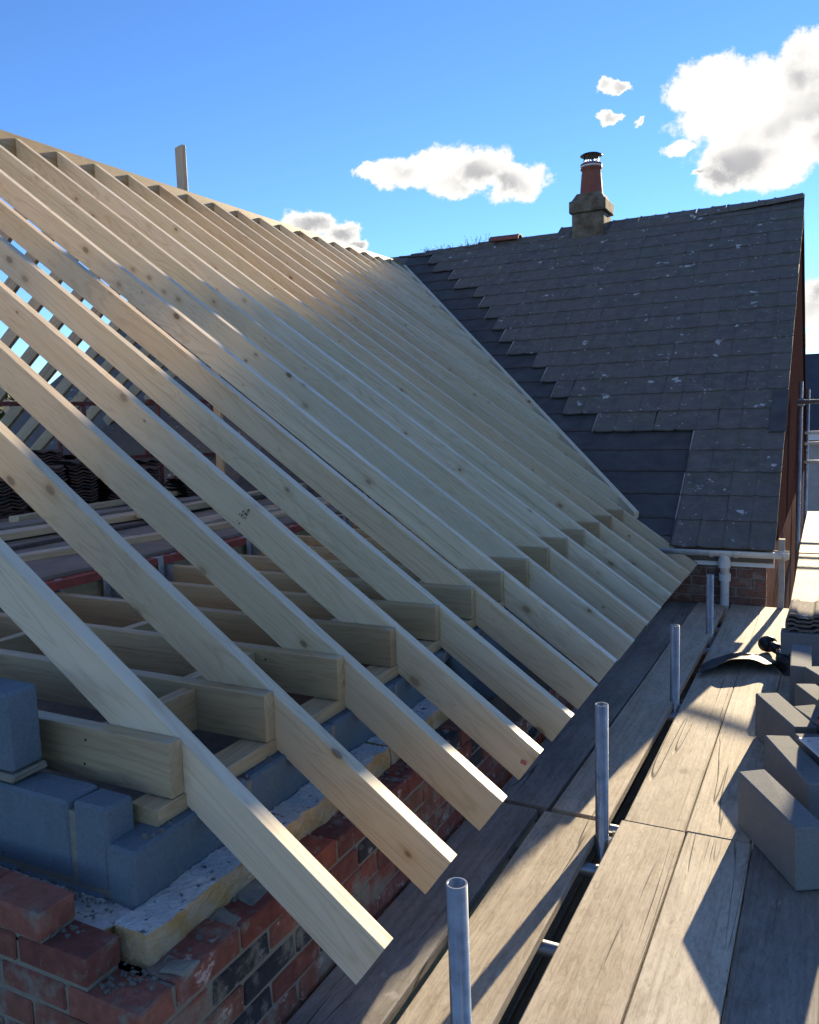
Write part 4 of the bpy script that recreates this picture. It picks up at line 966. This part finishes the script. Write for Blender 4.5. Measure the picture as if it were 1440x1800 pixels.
# stack of interlocking tiles on them
V = []; F = []
prof = [(-0.165, 0), (-0.15, 0.012), (-0.12, 0.012), (-0.105, 0.002), (-0.03, 0.002), (-0.015, 0.014), (0.03, 0.014), (0.045, 0.002), (0.12, 0.002), (0.135, 0.012), (0.165, 0.012)]
for y in (0, 0.42):
    for x, zz in prof: V += [(x, y, zz+0.014), (x, y, zz)]
n = len(prof)
for i in range(n-1):
    a = i*2; F += [[a, a+2, a+2+2*n, a+2*n], [a+1, a+1+2*n, a+3+2*n, a+3], [a, a+1, a+3, a+2], [a+2*n, a+2+2*n, a+3+2*n, a+1+2*n]]
F += [[0, 2*n, 2*n+1, 1], [2*n-2, 2*n-1, 4*n-1, 4*n-2]]
ime = bpy.data.meshes.new('interlocking_tile'); ime.from_pydata(V, [], F); fixn(ime); ime.materials.append(TILE)
e = empty('grey_tile_stack', (-0.03, 5.30, ZB+0.218), 'short stack of grey interlocking roof tiles on the blocks by the walkway', 'tile stack')
for q in range(4): inst('interlocking_tile', ime, e, (random.uniform(-.012, .012), random.uniform(-.01, .01), 0.001+0.0275*q), (0, 0, random.uniform(-.03, .03)))
# white lid and red cup on the block
v, f = cbox(0.098, 0.30, 0.010, 0.004)
ld = mk('plastic_lid', v, f, WHITE, loc=(0.028, 3.445, ZB+0.2165), label='white plastic tub lid lying on a concrete block', cat='lid'); ld.rotation_euler = (0, 0, AN-.05); fixn(ld.data)
v = MB(); v.lathe([(0.030, 0.0095), (0.031, 0.0125), (0.036, 0.0125), (0.037, 0.0095)], (-0.004, 0.085, 0), 28); v.build('moulded_ring', WHITE, ld)
v = MB(); v.lathe([(0.001, 0.003), (0.028, 0.003), (0.030, 0.0), (0.040, 0.085), (0.043, 0.087), (0.041, 0.084), (0.031, 0.006), (0.001, 0.006)], (0, 0, 0), 24)
cu = v.build('cup', REDC, loc=(0.03, 3.60, ZB+0.2165), label='red plastic cup at the right edge on the blocks', cat='cup', smooth=True)

# ------------------------------------------------------------------ black sheet and black tool
V = []; F = []; nu, nv = 26, 14
for i in range(nu+1):
    t = i/nu; x = -0.665 + 0.50*t
    crest = 0.012 + 0.075*math.exp(-((t-0.48)/0.26)**2) + 0.055*math.exp(-((t-0.93)/0.13)**2)
    for j in range(nv+1):
        s = j/nv
        y0 = 4.86 + 0.26*math.sin(min(1, t*1.25)*math.pi*0.55); y1 = 5.10 + 0.40*math.sin(math.pi*min(1, t*1.1))**0.8
        y = y0 + (y1-y0)*s
        zz = crest*(1-s)**0.55*(0.55+0.45*math.cos(s*2.2)) + 0.006 + 0.008*math.sin(t*9+s*4)*(1-s) + 0.004*math.sin(t*23)
        V.append((x + 0.02*math.sin(s*3), y, ZB+max(0.004, zz)))
for i in range(nu):
    for j in range(nv): a = i*(nv+1)+j; F.append([a, a+nv+1, a+nv+2, a+1])
o = mk('black_sheet', V, F, BLACKP, smooth=True, label='crumpled piece of black plastic sheet humped up on the boards', cat='plastic sheet')
fixn(o.data); sm = o.modifiers.new('thick', 'SOLIDIFY'); sm.thickness = 0.003; sb_ = o.modifiers.new('sub', 'SUBSURF'); sb_.levels = 1; sb_.render_levels = 1
e = empty('power_tool', (-0.26, 5.42, ZB), 'black hand power tool with a round head lying beside the sheet', 'power tool')
t = MB(); t.lathe([(0.001, -0.05), (0.035, -0.05), (0.05, -0.035), (0.053, 0.0), (0.05, 0.03), (0.03, 0.05), (0.001, 0.05)], (0, 0, 0), 20)
o = t.build('head', BLACKT, e, smooth=True); o.location = (-0.05, 0.14, 0.06); o.rotation_euler = (1.3, 0.2, 0.4)
t = MB(); t.tube((-0.04, 0.13, 0.06), (0.03, 0.03, 0.05), 0.036, 16, 0.030); t.tube((0.03, 0.03, 0.05), (0.05, -0.12, 0.045), 0.030, 16, 0.038); o = t.build('body', BLACKT, e, smooth=True)
t = MB(); t.tube((0.05, -0.12, 0.045), (0.055, -0.20, 0.04), 0.043, 16, 0.036); t.build('handle', BLACKT, e, smooth=True)
t = MB(); t.lathe([(0.001, 0.012), (0.014, 0.01), (0.022, 0.004), (0.024, 0.0)], (0, 0, 0), 16); o = t.build('badge', CHROME, e, smooth=True); o.location = (0.045, -0.10, 0.082)
t = MB(); pts = [Vector((0.02+0.07*math.cos(a*0.5), -0.12-0.09*math.sin(a*0.5), 0.09-0.012*a)) for a in range(7)]
for a, b in zip(pts, pts[1:]): t.tube(a, b, 0.0035, 6)
t.build('cable', BLACKT, e)

# ------------------------------------------------------------------ beyond: neighbours and trees
def house(loc, w, d, hw, hr, mat, roofm, label, ridge_x=True):
    e = empty('neighbour_house', loc, label, 'house', 'houses in the background')
    b = MB(); b.box(-w/2, w/2, -d/2, d/2, 0, hw); b.build('wall', mat, e)
    rf = MB(); o_ = 0.3
    if ridge_x:
        v = [(-w/2-o_, -d/2-o_, hw-.1), (w/2+o_, -d/2-o_, hw-.1), (w/2+o_, 0, hr), (-w/2-o_, 0, hr), (-w/2-o_, d/2+o_, hw-.1), (w/2+o_, d/2+o_, hw-.1)]
        rf.add(v, [[0, 1, 2, 3], [3, 2, 5, 4], [0, 3, 4], [1, 5, 2]])
    else:
        v = [(-w/2-o_, -d/2-o_, hw-.1), (-w/2-o_, d/2+o_, hw-.1), (0, d/2+o_, hr), (0, -d/2-o_, hr), (w/2+o_, -d/2-o_, hw-.1), (w/2+o_, d/2+o_, hw-.1)]
        rf.add(v, [[0, 3, 2, 1], [3, 4, 5, 2], [0, 4, 3], [1, 2, 5]])
    rf.build('roof', roofm, e)
    fa = MB()
    if ridge_x: fa.box(-w/2-o_, w/2+o_, -d/2-o_-0.03, -d/2-o_, hw-.25, hw-.05)
    else: fa.box(w/2+o_, w/2+o_+0.03, -d/2-o_, d/2+o_, hw-.25, hw-.05)
    fa.build('fascia', WHITE, e)
    for k in range(3):
        f2 = MB()
        if ridge_x: x = -w/3+k*w/3; f2.box(x-.6, x+.6, -d/2-.05, -d/2+.02, hw*.35, hw*.75)
        else: y = -d/3+k*d/3; f2.box(w/2-.02, w/2+.05, y-.6, y+.6, hw*.35, hw*.75)
        fr = f2.build('window', WHITE, e)
        f3 = MB()
        if ridge_x: f3.box(x-.52, x-.03, -d/2-.07, -d/2-.04, hw*.38, hw*.72); f3.box(x+.03, x+.52, -d/2-.07, -d/2-.04, hw*.38, hw*.72)
        else: f3.box(w/2+.04, w/2+.07, y-.52, y-.03, hw*.38, hw*.72); f3.box(w/2+.04, w/2+.07, y+.03, y+.52, hw*.38, hw*.72)
        f3.build('pane', GLASSM, fr)
    return e
house((4.2, 32, ZG), 10, 8, 2.9, 5.45, RENDER, SLATE, 'grey roofed house far off at the right edge beyond the walkway')
house((-25, 13.5, ZG), 8, 11, 3.0, 5.5, FARB, SLATE, 'dark roofed house seen through the rafters at the left', False)
house((-23, 27, ZG), 9, 9, 3.0, 5.6, RENDER, SLATE, 'second house glimpsed between the rafters behind the red frames', False)
def tree(x, y, h, rad, label, mat, conifer=False, seed=0, leaves=2600):
    rr = random.Random(seed); e = empty('tree', (x, y, ZG), label, 'tree', 'trees beyond the loft')
    t = MB(); t.tube((0, 0, 0), (rr.uniform(-.2, .2), rr.uniform(-.2, .2), h*0.55), rad*.10, 10, rad*.05); t.tube((0, 0, h*.5), (0, 0, h*.93), rad*.05, 8, rad*.01)
    cents = []
    for k in range(16 if not conifer else 26):
        if conifer: zz = h*(0.15+0.83*k/26); q = rad*(1.02-k/26)*0.75; a = k*2.4
        else: zz = h*rr.uniform(.38, .92); q = rad*rr.uniform(.2, .75)*(1-abs(zz/h-.6)*.9); a = rr.uniform(0, 6.28)
        c_ = Vector((q*math.cos(a), q*math.sin(a), zz)); cents.append((c_, rad*(rr.uniform(.25, .42) if not conifer else max(.10, .34*(1-k/28)))))
        t.tube((0, 0, max(.3, zz-rad*.35)), c_, rad*.025, 6, rad*.008)
    t.build('trunk', BARK, e)
    m2 = MB()
    for _ in range(leaves):
        c_, s = rr.choice(cents); d = Vector((rr.gauss(0, 1), rr.gauss(0, 1), rr.gauss(0, .75))); d = d.normalized()*s*rr.uniform(.3, 1.05)
        p = c_+d; a = Vector((rr.uniform(-1, 1), rr.uniform(-1, 1), rr.uniform(-.6, .6))).normalized()*rr.uniform(.06, .15); b_ = a.cross(Vector((rr.uniform(-1, 1), rr.uniform(-1, 1), 1))).normalized()*a.length*.6
        m2.add([p-a, p+b_, p+a, p-b_], [[0, 1, 2, 3]])
    m2.build('crown', mat, e)
tree(-17.0, 9.9, 6.3, 2.0, 'dark conifer showing through the rafters at the left edge', LEAFC, True, 1)
tree(-18.5, 13.0, 5.2, 2.2, 'leafy tree behind the rear rafters next to the conifer', LEAF, False, 2)
tree(-17.5, 16.5, 5.0, 2.4, 'broad dark tree behind the red frames', LEAF, False, 3)
tree(-18.0, 20.5, 5.0, 2.5, 'broad dark tree farther along behind the loft', LEAF, False, 4)
tree(-16.5, 7.2, 5.2, 2.0, 'leafy tree beyond the left edge', LEAF, False, 5)
tree(-15.0, 24.5, 4.8, 2.5, 'dark tree behind the far end of the loft', LEAF, False, 6)
